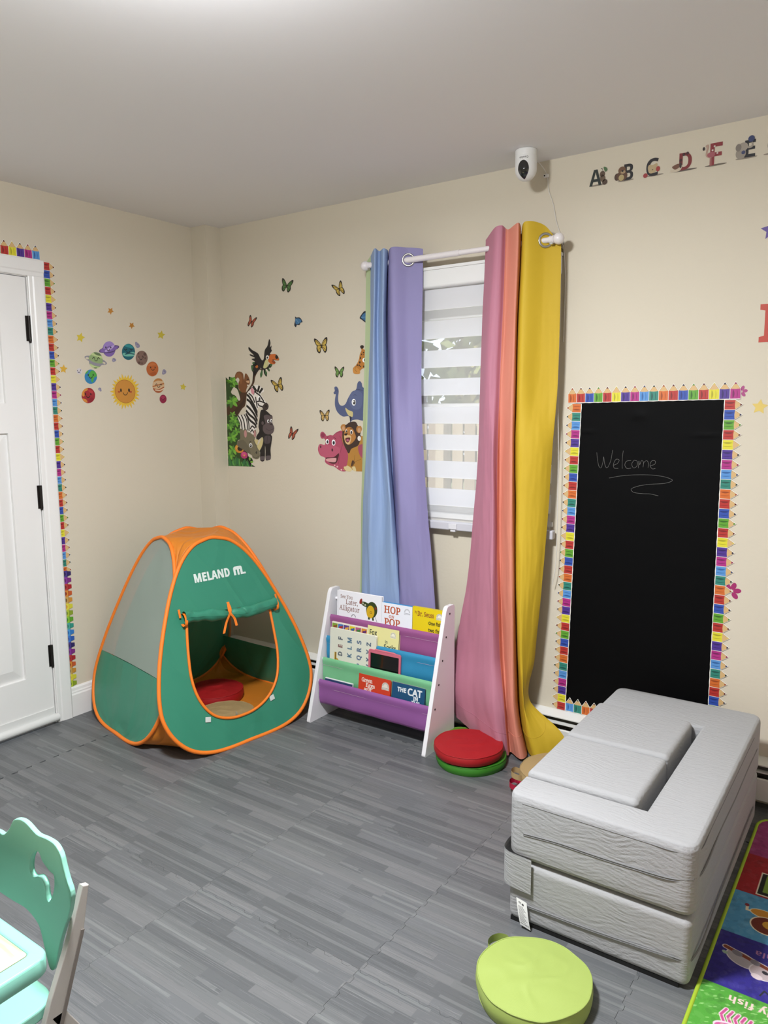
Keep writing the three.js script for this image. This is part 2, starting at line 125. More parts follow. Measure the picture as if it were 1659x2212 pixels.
  ["butterfly_decal","small tan butterfly wall sticker above the pink hippopotamus","wall sticker","butterfly wall stickers",0,[1617,2831,1629,2850,1653,2875,1675,2884,1679,2866,1670,2841,1663,2827,1669,2808,1665,2785,1648,2770,1635,2779,1622,2804,1614,2803,1604,2778,1592,2767,1573,2781,1567,2804,1571,2824,1563,2837,1552,2861,1555,2880,1577,2873,1604,2849,1617,2831],[["p","#241c16",[1530,2744,1709,2751,1703,2906,1524,2900]],["f","#c9a660",[1622,2831,1634,2848,1654,2866,1667,2867,1665,2845,1653,2830]],["f","#c9a660",[1624,2820,1653,2825,1659,2807,1653,2786,1643,2782,1628,2804]],["s","#241c16",3,[1625,2831,1647,2850,1662,2863]],["s","#241c16",3,[1625,2816,1644,2800,1652,2790]],["f","#c9a660",[1612,2830,1599,2846,1577,2863,1564,2864,1568,2841,1581,2827]],["f","#c9a660",[1611,2820,1582,2822,1577,2804,1584,2784,1595,2780,1608,2803]],["s","#241c16",3,[1609,2830,1586,2848,1570,2860]],["s","#241c16",3,[1610,2816,1593,2798,1586,2788]]],[]],
  ["butterfly_decal","orange red butterfly wall sticker to the right of the gorilla","wall sticker","butterfly wall stickers",0,[1190,2650,1211,2667,1246,2688,1268,2692,1261,2672,1239,2647,1225,2635,1219,2612,1202,2589,1179,2577,1174,2591,1178,2620,1172,2622,1149,2598,1132,2589,1125,2609,1134,2635,1149,2655,1150,2671,1156,2700,1169,2719,1183,2705,1190,2673,1190,2650],[["p","#241c16",[1069,2580,1218,2542,1303,2708,1156,2748]],["f","#b4553a",[1194,2649,1214,2664,1241,2678,1252,2677,1237,2653,1219,2640]],["f","#b4553a",[1190,2638,1216,2635,1210,2615,1193,2594,1183,2591,1184,2619]],["s","#241c16",4,[1197,2649,1226,2663,1245,2673]],["s","#241c16",4,[1188,2633,1194,2611,1195,2598]],["f","#b4553a",[1186,2651,1185,2672,1177,2695,1167,2699,1157,2674,1159,2656]],["f","#b4553a",[1179,2640,1156,2650,1142,2632,1136,2609,1142,2602,1167,2623]],["s","#241c16",4,[1184,2652,1175,2677,1169,2694]],["s","#241c16",3,[1176,2636,1152,2622,1139,2613]]],[]],
  ["butterfly_decal","blue butterfly wall sticker with folded wings below the green one","wall sticker","butterfly wall stickers",0,[1258,3809,1275,3798,1321,3793,1354,3751,1330,3743,1312,3722,1279,3724,1265,3703,1244,3727,1257,3770],[["p","#1d2733",[994,4028,1599,3974,1589,3535,977,3569]],["f","#3f7099",[1265,3787,1314,3785,1341,3758,1309,3737,1269,3732,1259,3760]],["s","#7fa8c4",4,[1265,3787,1309,3737]]],[]],
  ["butterfly_decal","blue butterfly wall sticker half hidden by the pale green curtain edge","wall sticker","butterfly wall stickers",0,[2061,3735,2091,3774,2126,3794,2196,3784,2206,3728,2160,3677,2113,3697,2090,3714],[["p","#1d2733",[1825,3939,2361,3892,2358,3478,1817,3508]],["f","#3f7099",[2079,3738,2103,3768,2149,3778,2184,3739,2137,3702,2102,3718]],["s","#7fa8c4",4,[2079,3738,2184,3739]]],[]],
  ["zebra_decal","black and white striped zebra wall sticker facing right","wall sticker","jungle wall stickers",1,[597,3097,627,3132,673,3147,728,3143,781,3115,805,3082,760,3054,790,3011,829,2968,859,2942,863,2906,830,2882,790,2888,769,2907,709,2909,699,2769,685,2723,651,2636,587,2649,559,2662,439,2681,440,2735,404,2828,502,2841,532,2882,545,2969,555,3061],[["p","#e9e4dc",[413,3171,890,3158,870,2625,387,2619]],["s","#1b1714",24,[553,3048,585,3028,620,2981,646,2948,698,2861]],["s","#1b1714",24,[545,3002,592,2975,645,2908,698,2822]],["s","#1b1714",24,[539,2935,589,2902,651,2842,694,2776]],["s","#1b1714",24,[532,2882,586,2835,649,2795,685,2742]],["s","#1b1714",24,[535,2842,583,2782,656,2736,673,2709]],["s","#1b1714",15,[411,2829,451,2769,466,2681]],["s","#1b1714",15,[459,2836,494,2769,509,2681]],["s","#1b1714",14,[502,2842,537,2782,551,2675]],["s","#1b1714",14,[548,2815,568,2742,569,2669]],["s","#1b1714",15,[586,3061,631,3027,665,2967]],["s","#1b1714",15,[670,3079,706,3058,742,3038,794,2979]],["s","#1b1714",14,[702,2973,739,2979,811,2959]],["s","#1b1714",14,[711,2953,728,2933,773,2920]],["s","#1b1714",14,[681,3019,688,2967,700,2914]],["s","#1b1714",15,[589,2689,618,2716,654,2696]],["s","#1b1714",14,[592,2655,616,2676,634,2649]],["s","#1b1714",27,[654,3131,689,3091]],["s","#1b1714",27,[736,3129,716,3084]],["s","#1b1714",27,[781,3109,743,3071]],["f","#d8929c",[611,3100,635,3119,661,3085,651,3049,624,3063]],["s","#1b1714",5,[605,3106,635,3124,667,3089,655,3043]],["f","#3a2f2c",[783,2933,829,2962,862,2939,858,2903,826,2882,785,2890,773,2910]],["e","#1b1714",827,2926,13,13],["e","#fff",731,3009,22,22],["e","#1b1714",735,3004,14,17],["e","#fff",730,3012,5,5]],[]],
  ["squirrel_decal","brown squirrel wall sticker sitting on the tree branch","wall sticker","jungle wall stickers",1,[383,3251,409,3287,457,3296,503,3274,512,3234,519,3211,535,3266,554,3271,585,3238,603,3192,600,3166,566,3134,546,3101,533,3073,466,3081,434,3123,432,3170,448,3209,425,3233,391,3218],[["p","#7a4d2c",[372,3311,625,3302,614,3060,360,3065]],["f","#8c5a35",[393,3244,418,3277,465,3275,491,3221,469,3156,452,3196]],["s","#5d3820",4,[513,3194,554,3167,591,3166]],["f","#c9a27c",[550,3193,592,3195,591,3172,559,3177]],["e","#1b1714",576,3209,9,9],["e","#e8e0d4",572,3148,11,8],["s","#5d3820",4,[541,3254,557,3233]]],[]],
  ["lion_decal","brown maned lion wall sticker sitting next to the pink hippopotamus","wall sticker","safari wall stickers",1,[1814,2708,1828,2736,1859,2743,1882,2737,1929,2762,1997,2765,2028,2727,2058,2727,2073,2697,2057,2661,2064,2631,2182,2609,2216,2431,2178,2292,2066,2289,1982,2289,1952,2301,1921,2282,1851,2296,1846,2328,1883,2342,1900,2453,1848,2543,1828,2604,1835,2665],[["p","#b37f36",[1806,2775,2257,2775,2251,2283,1796,2264]],["f","#3d2a22",[1835,2665,1859,2714,1882,2738,1929,2763,1997,2766,2031,2727,2049,2679,2063,2631,2032,2547,1986,2522,1940,2502,1912,2459,1878,2495,1841,2574]],["e","#b4793a",1847,2707,29,32],["e","#c99a72",1849,2702,16,21],["e","#b4793a",2038,2694,33,36],["e","#c99a72",2040,2685,18,23],["f","#b4793a",[1858,2665,1890,2708,1951,2709,1988,2655,1999,2613,1964,2570,1914,2544,1871,2562,1853,2617]],["f","#d9b784",[1857,2629,1896,2638,1942,2624,1925,2557,1887,2550,1864,2586]],["f","#5c1f24",[1872,2605,1930,2612,1910,2569,1883,2571]],["e","#b0607a",1899,2587,17,12],["f","#1f1512",[1856,2647,1900,2654,1880,2632]],["e","#fff",1945,2666,15,22],["e","#1b1714",1945,2663,10,16],["e","#fff",1885,2677,10,15],["e","#1b1714",1887,2673,7,11],["s","#3d2a22",6,[1928,2705,1958,2697]],["f","#4a3020",[1953,2393,1937,2331,1983,2370]],["s","#7a5420",4,[1985,2443,1976,2394,1952,2332]],["s","#7a5420",3,[2060,2408,1983,2376,1960,2326]],["f","#d8c694",[1848,2322,1883,2342,1944,2313,1936,2285,1874,2289]],["f","#d8c694",[1948,2326,1983,2333,1997,2291,1967,2291]],["e","#e8e4dc",2040,2607,21,24],["f","#a34a60",[2024,2522,2077,2554,2151,2549,2150,2429,2060,2427]]],[]],
  ["gorilla_decal","black gorilla wall sticker standing upright with a grey face","wall sticker","jungle wall stickers",2,[744,2868,772,2891,826,2879,882,2841,915,2818,910,2756,935,2704,920,2655,886,2632,902,2606,889,2540,875,2474,875,2382,842,2362,801,2366,802,2466,797,2505,784,2362,723,2353,722,2437,720,2460,769,2545,762,2601,690,2567,673,2606,719,2663,710,2716,730,2802],[["p","#1d1818",[672,2901,951,2899,931,2350,648,2341]],["f","#5c4f50",[792,2822,833,2838,877,2828,914,2815,911,2769,935,2704,917,2652,870,2632,807,2638,772,2677,779,2723,811,2743,804,2776]],["e","#5c4f50",771,2749,18,19],["f","#4c4245",[797,2611,878,2612,871,2546,821,2532,790,2545]],["s","#2e2628",4,[835,2608,826,2536]],["f","#5a5052",[724,2394,784,2399,780,2362,725,2356]],["f","#5a5052",[807,2403,870,2408,869,2375,842,2366,806,2370]],["s","#33292b",4,[818,2690,863,2674,926,2691]],["e","#33292b",896,2738,24,9],["e","#fff",853,2769,14,19],["e","#fff",896,2776,13,18],["e","#1b1714",857,2768,8,12],["e","#1b1714",899,2773,7,10]],[]],
  ["toucan_decal","black toucan wall sticker with orange beak and raised wings","wall sticker","jungle wall stickers",2,[603,3545,652,3512,732,3473,768,3420,794,3399,815,3417,832,3500,871,3542,898,3609,916,3572,906,3527,929,3542,923,3508,931,3489,906,3458,980,3454,1018,3424,1024,3388,952,3395,979,3371,957,3352,907,3361,879,3380,875,3345,843,3314,789,3306,760,3322,715,3285,661,3300,663,3333,707,3350,719,3364,673,3398,639,3419,687,3428,616,3458,623,3470,673,3456,606,3511],[["p","#1f1b1c",[584,3636,1046,3608,1034,3256,568,3272]],["f","#c4662a",[899,3446,928,3456,980,3454,1018,3421,1021,3388,961,3398,934,3396,977,3372,959,3353,911,3359,876,3380,882,3415]],["f","#8a3c1c",[925,3387,977,3373,955,3360]],["e","#1a1412",998,3425,21,23],["f","#c8c58a",[837,3397,873,3402,875,3351,843,3317,803,3325]],["e","#e6e2da",867,3425,23,22],["e","#1b1714",866,3423,11,10],["e","#b86a2a",710,3338,20,17]],[]],
  ["rhinoceros_decal","olive grey rhinoceros head wall sticker with pale horns","wall sticker","jungle wall stickers",3,[433,2684,485,2673,500,2691,532,2682,545,2652,578,2649,632,2622,639,2662,663,2683,675,2650,669,2610,649,2576,700,2573,683,2513,722,2550,760,2604,769,2545,747,2491,718,2458,717,2397,677,2366,613,2377,595,2407,512,2442,466,2465,386,2504,388,2551,431,2579],[["p","#77705a",[371,2701,783,2703,769,2352,354,2339]],["f","#6a6350",[393,2545,480,2567,552,2500,586,2414,512,2439,400,2504]],["e","#c08c88",514,2634,21,40],["e","#c08c88",653,2636,17,37],["s","#4b4638",4,[630,2569,681,2470,642,2422]],["f","#cfc18a",[679,2510,722,2550,760,2604,769,2545,737,2484,716,2458]],["f","#cfc18a",[644,2569,700,2573,679,2516]],["s","#3a352a",4,[613,2394,659,2379,711,2404]],["e","#3a352a",669,2436,11,14],["e","#fff",588,2511,23,24],["e","#1b1714",588,2508,15,18],["e","#fff",583,2514,6,6],["s","#1b1714",7,[573,2545,594,2556]]],[]]
 ],
 l: [
  ["sun_decal","smiling orange sun wall sticker with yellow rays","wall sticker","planet wall stickers",0,[-955,3078,-986,3063,-951,3040,-995,3034,-956,2998,-1010,3007,-997,2977,-1030,2984,-1018,2943,-1054,2965,-1049,2912,-1082,2952,-1092,2920,-1111,2945,-1128,2905,-1140,2945,-1169,2899,-1168,2952,-1196,2932,-1194,2964,-1231,2942,-1215,2982,-1264,2962,-1232,3005,-1264,3005,-1242,3031,-1283,3036,-1247,3059,-1295,3073,-1245,3088,-1269,3108,-1237,3116,-1264,3146,-1223,3143,-1250,3184,-1203,3166,-1208,3197,-1180,3184,-1181,3226,-1153,3198,-1147,3250,-1124,3205,-1107,3235,-1095,3206,-1069,3242,-1066,3200,-1028,3241,-1040,3188,-1009,3203,-1018,3170,-976,3185,-1001,3148,-947,3158,-989,3121,-957,3114,-984,3093],[["p","#e0b93c",[-1429,3347,-744,3379,-780,2781,-1466,2792]],["e","#a4662a",-1118,3076,119,115],["e","#c98a3a",-1118,3076,114,111],["e","#1b1714",-1167,3087,9,17],["e","#1b1714",-1073,3089,10,18],["e","#a84a30",-1190,3071,13,9],["e","#a84a30",-1054,3073,14,9],["s","#1b1714",6,[-1143,3064,-1130,3044,-1106,3044,-1090,3066]]],[]],
  ["planet_decal","red planet wall sticker with orange patches, lowest on the left","wall sticker","planet wall stickers",0,[-1457,3033,-1460,3017,-1466,3002,-1476,2988,-1488,2977,-1502,2968,-1518,2963,-1534,2961,-1550,2962,-1565,2968,-1577,2976,-1588,2987,-1595,3001,-1600,3016,-1600,3032,-1597,3047,-1591,3063,-1582,3076,-1570,3088,-1556,3096,-1540,3102,-1524,3104,-1508,3103,-1493,3098,-1480,3089,-1470,3078,-1462,3065,-1457,3049],[["p","#9c2730",[-1694,3185,-1336,3195,-1357,2873,-1715,2876]],["f","#d0863a",[-1599,3050,-1572,3096,-1532,3100,-1538,3079,-1567,3065,-1569,3030,-1585,3023]],["f","#d0863a",[-1595,3002,-1555,2995,-1542,2967,-1573,2974]],["f","#b8393c",[-1525,3087,-1478,3073,-1488,3052,-1519,3066]],["f","#8a1f2c",[-1532,2988,-1490,3017,-1476,2981,-1510,2967]],["e","#1b1714",-1559,3045,6,11],["e","#1b1714",-1502,3045,6,10],["s","#1b1714",7,[-1550,3027,-1540,3014,-1526,3014,-1513,3027]]],[]],
  ["planet_decal","blue and green earth wall sticker with a wink","wall sticker","planet wall stickers",0,[-1425,3210,-1428,3195,-1434,3181,-1443,3168,-1454,3157,-1467,3149,-1481,3143,-1496,3141,-1511,3142,-1524,3147,-1536,3155,-1546,3165,-1553,3177,-1556,3191,-1557,3206,-1554,3221,-1549,3235,-1540,3248,-1529,3258,-1516,3267,-1502,3272,-1487,3275,-1473,3273,-1459,3269,-1447,3262,-1437,3251,-1430,3239,-1426,3225],[["p","#2f7fb2",[-1646,3346,-1311,3363,-1331,3064,-1666,3058]],["f","#4fa546",[-1473,3267,-1434,3251,-1427,3216,-1454,3201,-1473,3158,-1488,3165,-1494,3199,-1517,3213,-1499,3248]],["f","#4fa546",[-1550,3246,-1521,3265,-1514,3255,-1539,3233]],["e","#1b1714",-1517,3223,6,9],["e","#1b1714",-1464,3225,6,9],["s","#1b1714",6,[-1509,3207,-1499,3195,-1486,3195,-1475,3208]]],[]],
  ["moon_decal","tiny white moon wall sticker with a face","wall sticker","planet wall stickers",0,[-1581,3256,-1582,3249,-1585,3243,-1588,3238,-1593,3234,-1598,3230,-1604,3228,-1610,3227,-1616,3227,-1622,3229,-1627,3232,-1631,3237,-1634,3242,-1635,3247,-1636,3254,-1635,3260,-1632,3266,-1629,3271,-1624,3276,-1619,3279,-1613,3281,-1607,3282,-1601,3282,-1595,3280,-1590,3277,-1586,3273,-1583,3268,-1581,3262],[["p","#d2ccd0",[-1672,3312,-1535,3319,-1543,3196,-1681,3192]],["e","#a9a3b4",-1621,3244,7,6],["e","#a9a3b4",-1593,3269,6,6],["e","#b5afc0",-1602,3239,7,6],["e","#1b1714",-1627,3260,3,5],["e","#1b1714",-1596,3261,3,5],["s","#1b1714",4,[-1623,3251,-1617,3243,-1609,3244,-1603,3251]]],[]],
  ["planet_decal","pale green planet wall sticker with a wide grey ring","wall sticker","planet wall stickers",0,[-1338,3368,-1326,3361,-1314,3351,-1308,3341,-1313,3332,-1326,3326,-1343,3324,-1359,3323,-1369,3321,-1374,3316,-1378,3311,-1384,3306,-1390,3301,-1396,3297,-1403,3293,-1410,3290,-1418,3288,-1426,3287,-1433,3286,-1441,3286,-1449,3287,-1456,3289,-1463,3291,-1469,3294,-1475,3298,-1480,3302,-1485,3306,-1489,3311,-1492,3316,-1495,3321,-1498,3326,-1500,3332,-1501,3337,-1502,3343,-1503,3348,-1505,3354,-1516,3359,-1528,3366,-1540,3375,-1545,3385,-1541,3394,-1528,3400,-1512,3402,-1496,3403,-1486,3405,-1482,3410,-1477,3415,-1472,3420,-1466,3425,-1460,3429,-1453,3433,-1446,3436,-1439,3438,-1431,3440,-1423,3441,-1415,3441,-1408,3440,-1400,3438,-1394,3436,-1387,3433,-1381,3430,-1376,3426,-1371,3421,-1367,3416,-1363,3411,-1360,3406,-1358,3401,-1356,3395,-1354,3390,-1353,3384,-1352,3379,-1350,3373],[["p","#8e8c96",[-1609,3520,-1216,3547,-1239,3199,-1632,3187]],["e","#cdc4ae",-1518,3378,18,11],["e","#cdc4ae",-1342,3341,18,12],["e","#8fa873",-1428,3363,75,77],["f","#b9cc8e",[-1475,3413,-1438,3436,-1367,3409,-1352,3381,-1416,3399]],["f","#5f7350",[-1446,3436,-1382,3429,-1367,3409,-1415,3413]],["f","#b9cc8e",[-1489,3325,-1422,3304,-1374,3302,-1424,3283,-1479,3298]],["f","#5f7350",[-1455,3295,-1415,3297,-1436,3284]],["s","#8e8c96",27,[-1498,3352,-1469,3337,-1429,3326,-1389,3322,-1354,3326]],["s","#1b1714",6,[-1462,3377,-1448,3391,-1438,3379]],["s","#1b1714",6,[-1409,3380,-1395,3391,-1386,3380]],["s","#1b1714",5,[-1441,3369,-1431,3358,-1419,3359,-1408,3371]]],[]],
  ["planet_decal","purple planet wall sticker with a thin dark ring","wall sticker","planet wall stickers",0,[-1183,3483,-1196,3477,-1205,3471,-1206,3466,-1208,3461,-1210,3455,-1213,3450,-1216,3445,-1219,3439,-1223,3434,-1228,3429,-1233,3424,-1238,3420,-1244,3416,-1251,3412,-1258,3409,-1265,3407,-1273,3406,-1280,3405,-1287,3405,-1295,3406,-1302,3407,-1308,3409,-1314,3412,-1320,3416,-1324,3419,-1329,3424,-1333,3428,-1336,3433,-1339,3437,-1351,3437,-1365,3438,-1378,3440,-1387,3446,-1386,3454,-1378,3464,-1365,3472,-1353,3479,-1344,3484,-1343,3489,-1342,3495,-1339,3500,-1337,3505,-1334,3510,-1331,3516,-1327,3521,-1322,3526,-1317,3530,-1312,3535,-1306,3539,-1299,3542,-1292,3545,-1285,3548,-1278,3549,-1271,3550,-1263,3551,-1256,3550,-1249,3548,-1242,3546,-1236,3544,-1231,3540,-1226,3536,-1221,3532,-1217,3528,-1214,3523,-1211,3518,-1199,3519,-1184,3518,-1170,3516,-1161,3510,-1161,3501,-1171,3492],[["p","#7d62a8",[-1449,3624,-1073,3654,-1093,3327,-1470,3311]],["f","#9b83c4",[-1341,3488,-1309,3539,-1241,3547,-1210,3517,-1278,3506,-1321,3475]],["f","#b7a2d4",[-1322,3461,-1244,3508,-1210,3517,-1246,3479,-1306,3447]],["s","#4b3d62",8,[-1341,3488,-1375,3465,-1377,3443,-1332,3437,-1248,3451,-1195,3475,-1170,3498,-1176,3516,-1210,3510]],["e","#1b1714",-1310,3490,6,10],["e","#1b1714",-1255,3493,6,9],["s","#1b1714",6,[-1301,3474,-1291,3462,-1278,3463,-1266,3476]]],[]],
  ["planet_decal","dark teal planet wall sticker with pale wavy bands","wall sticker","planet wall stickers",0,[-979,3468,-982,3450,-989,3433,-999,3418,-1012,3405,-1027,3394,-1044,3388,-1061,3385,-1078,3386,-1094,3391,-1108,3400,-1119,3411,-1127,3426,-1132,3442,-1132,3459,-1129,3476,-1123,3493,-1113,3508,-1100,3521,-1085,3532,-1069,3538,-1051,3542,-1035,3541,-1019,3536,-1005,3528,-993,3516,-985,3502,-980,3485],[["p","#14606e",[-1248,3620,-834,3651,-855,3299,-1270,3283]],["f","#2f8c90",[-1107,3524,-1036,3536,-994,3502,-1055,3506]],["f","#6fb6a4",[-1125,3443,-1094,3452,-1077,3439,-1014,3464,-983,3459,-990,3429,-1061,3418,-1113,3422]],["s","#1d4f5c",9,[-1095,3438,-1042,3448,-987,3444]],["s","#1b1714",7,[-1104,3488,-1089,3478,-1074,3490]],["s","#1b1714",7,[-1037,3492,-1022,3482,-1009,3494]],["s","#1b1714",6,[-1078,3468,-1066,3455,-1051,3456,-1037,3471]]],[]],
  ["planet_decal","brown cratered planet wall sticker","wall sticker","planet wall stickers",0,[-830,3415,-833,3399,-839,3383,-849,3369,-861,3357,-875,3348,-891,3342,-907,3339,-923,3340,-938,3345,-951,3353,-961,3364,-969,3377,-973,3392,-974,3408,-971,3424,-965,3439,-956,3453,-944,3465,-930,3475,-914,3481,-898,3484,-882,3483,-867,3478,-854,3471,-843,3460,-836,3446,-831,3431],[["p","#7d6258",[-1083,3557,-695,3584,-714,3259,-1103,3246]],["e","#5a443c",-862,3451,17,15],["e","#5a443c",-939,3458,9,12],["e","#5a443c",-935,3364,16,12],["e","#63483f",-902,3361,11,8],["e","#5a443c",-860,3412,9,9],["e","#63483f",-891,3431,8,6],["e","#8d7368",-946,3409,13,18],["e","#1b1714",-936,3420,5,9],["e","#1b1714",-886,3422,5,8],["s","#1b1714",6,[-928,3406,-919,3395,-907,3396,-896,3407]]],[]],
  ["planet_decal","plain orange planet wall sticker with a grin","wall sticker","planet wall stickers",0,[-704,3312,-706,3295,-713,3279,-723,3264,-735,3252,-750,3243,-766,3237,-783,3234,-799,3236,-814,3241,-827,3249,-838,3260,-846,3274,-851,3289,-852,3306,-849,3322,-842,3338,-833,3352,-821,3364,-806,3374,-790,3380,-774,3383,-757,3382,-742,3377,-728,3369,-717,3357,-709,3344,-704,3328],[["p","#b8622f",[-966,3460,-562,3483,-581,3150,-986,3140]],["f","#c4713c",[-832,3340,-774,3373,-729,3352,-776,3343]],["f","#ab5628",[-818,3258,-752,3283,-734,3261,-773,3241]],["e","#1b1714",-798,3322,6,9],["e","#1b1714",-743,3324,6,9],["s","#1b1714",6,[-789,3307,-779,3295,-766,3296,-754,3308]]],[]],
  ["planet_decal","cream and orange banded planet wall sticker","wall sticker","planet wall stickers",0,[-636,3145,-639,3128,-645,3112,-655,3098,-668,3085,-683,3076,-700,3070,-717,3068,-734,3070,-749,3075,-763,3084,-774,3095,-783,3109,-787,3125,-788,3142,-785,3158,-779,3174,-769,3189,-756,3201,-741,3210,-725,3216,-708,3218,-691,3217,-675,3212,-661,3203,-650,3192,-641,3178,-637,3162],[["p","#d3b28c",[-904,3300,-493,3317,-512,2979,-923,2977]],["f","#b97c42",[-772,3176,-737,3211,-680,3213,-662,3191,-719,3193]],["s","#b06c3c",12,[-784,3130,-722,3147,-644,3164]],["f","#a75c38",[-782,3115,-715,3105,-641,3133,-668,3087,-717,3067,-768,3085]],["s","#e2ccb0",11,[-753,3097,-696,3094,-647,3114]],["s","#1b1714",5,[-751,3146,-736,3160,-725,3148]],["s","#1b1714",6,[-693,3148,-678,3159,-668,3147]],["s","#1b1714",6,[-728,3138,-717,3126,-704,3126,-692,3139]]],[]],
  ["planet_decal","small crimson planet wall sticker, lowest on the right","wall sticker","planet wall stickers",0,[-616,3008,-618,2998,-622,2988,-628,2980,-635,2973,-644,2968,-654,2964,-664,2963,-673,2964,-683,2967,-691,2973,-697,2980,-702,2988,-705,2997,-705,3007,-704,3017,-700,3026,-694,3034,-687,3041,-678,3047,-668,3050,-658,3051,-649,3050,-639,3047,-631,3042,-625,3035,-620,3027,-617,3017],[["p","#8f1f42",[-775,3102,-533,3106,-544,2910,-786,2910]],["f","#a83055",[-696,3017,-661,3040,-633,3025,-663,3002]],["s","#1b1714",4,[-691,3017,-682,3011,-673,3017]],["s","#1b1714",3,[-651,3017,-641,3011,-633,3018]],["s","#1b1714",4,[-675,3005,-668,2997,-659,2997,-651,3005]]],[]],
  ["asteroid_decal","grey violet asteroid wall sticker above the brown planet","wall sticker","asteroid wall stickers",0,[-926,3547,-919,3537,-918,3526,-922,3518,-928,3513,-935,3510,-943,3507,-953,3508,-962,3515,-968,3525,-971,3535,-972,3545,-973,3554,-970,3563,-962,3567,-952,3565,-943,3559,-935,3554],[["p","#8f8ba2",[-1015,3590,-871,3600,-878,3481,-1022,3473]],["e","#7a7690",-942,3542,7,6],["e","#a5a1b4",-953,3530,6,7]],[]],
  ["asteroid_decal","round grey violet asteroid wall sticker under the purple planet","wall sticker","asteroid wall stickers",0,[-1202,3378,-1204,3371,-1210,3366,-1218,3362,-1225,3360,-1232,3358,-1241,3359,-1247,3363,-1249,3369,-1248,3376,-1246,3382,-1244,3388,-1238,3394,-1230,3397,-1222,3396,-1216,3392,-1210,3389,-1205,3384],[["p","#8f8ba2",[-1291,3431,-1155,3438,-1163,3322,-1298,3316]],["e","#7a7690",-1223,3383,7,6],["e","#a5a1b4",-1233,3371,6,7]],[]],
  ["asteroid_decal","grey violet asteroid wall sticker to the right of the orange planet","wall sticker","asteroid wall stickers",0,[-606,3278,-613,3269,-622,3264,-631,3260,-640,3257,-650,3256,-657,3261,-659,3270,-657,3280,-655,3288,-651,3298,-645,3307,-635,3312,-625,3311,-618,3307,-612,3302,-606,3297,-603,3288],[["p","#8f8ba2",[-706,3342,-551,3349,-558,3224,-713,3220]],["e","#7a7690",-627,3290,7,6],["e","#a5a1b4",-639,3277,7,7]],[]],
  ["asteroid_decal","small grey violet asteroid wall sticker between the red planet and the sun","wall sticker","asteroid wall stickers",0,[-1387,3099,-1386,3093,-1385,3087,-1384,3081,-1386,3075,-1391,3072,-1398,3072,-1404,3075,-1410,3079,-1415,3083,-1420,3089,-1422,3095,-1419,3101,-1415,3104,-1410,3107,-1405,3109,-1398,3109,-1392,3106],[["p","#8f8ba2",[-1463,3146,-1332,3149,-1339,3035,-1470,3033]],["e","#7a7690",-1397,3097,6,6],["e","#a5a1b4",-1407,3085,6,6]],[]],
  ["star_decal","orange star wall sticker, topmost above the planets","wall sticker","star wall stickers",0,[-1213,3871,-1217,3847,-1199,3834,-1224,3826,-1234,3803,-1246,3822,-1271,3821,-1253,3841,-1258,3863,-1235,3856],[["p","#c08334",[-1329,3912,-1128,3935,-1139,3762,-1340,3744]]],[]],
  ["star_decal","orange star wall sticker between the two yellow ones","wall sticker","star wall stickers",0,[-979,3753,-984,3729,-966,3715,-992,3709,-1004,3687,-1014,3707,-1039,3707,-1020,3725,-1024,3748,-1002,3739],[["p","#b87d30",[-1102,3800,-889,3820,-900,3642,-1113,3626]]],[]],
  ["star_decal","large yellow star wall sticker up left of the green ringed planet","wall sticker","star wall stickers",0,[-1561,3610,-1556,3580,-1527,3570,-1556,3552,-1561,3521,-1583,3540,-1614,3531,-1599,3560,-1614,3585,-1583,3585],[["p","#cfb93c",[-1663,3638,-1475,3654,-1486,3487,-1674,3475]]],[]],
  ["star_decal","yellow star wall sticker up right of the planets","wall sticker","star wall stickers",0,[-636,3705,-628,3675,-595,3667,-626,3648,-629,3617,-656,3634,-690,3623,-676,3653,-694,3677,-659,3678],[["p","#c4b33c",[-757,3739,-528,3759,-538,3574,-768,3559]]],[]],
  ["star_decal","small yellow star wall sticker near the room corner","wall sticker","star wall stickers",0,[-381,3176,-373,3151,-345,3144,-370,3128,-371,3102,-395,3117,-424,3108,-413,3133,-430,3153,-400,3154],[["p","#cdbb40",[-506,3228,-261,3235,-272,3043,-516,3040]]],[]],
  ["star_decal","golden star wall sticker touching the pencil border by the door","wall sticker","star wall stickers",0,[-1761,3311,-1753,3285,-1726,3280,-1749,3261,-1749,3233,-1771,3248,-1798,3236,-1788,3264,-1805,3284,-1777,3287],[["p","#d6a83a",[-1851,3346,-1671,3355,-1682,3190,-1863,3185]]],[]]
 ]
};
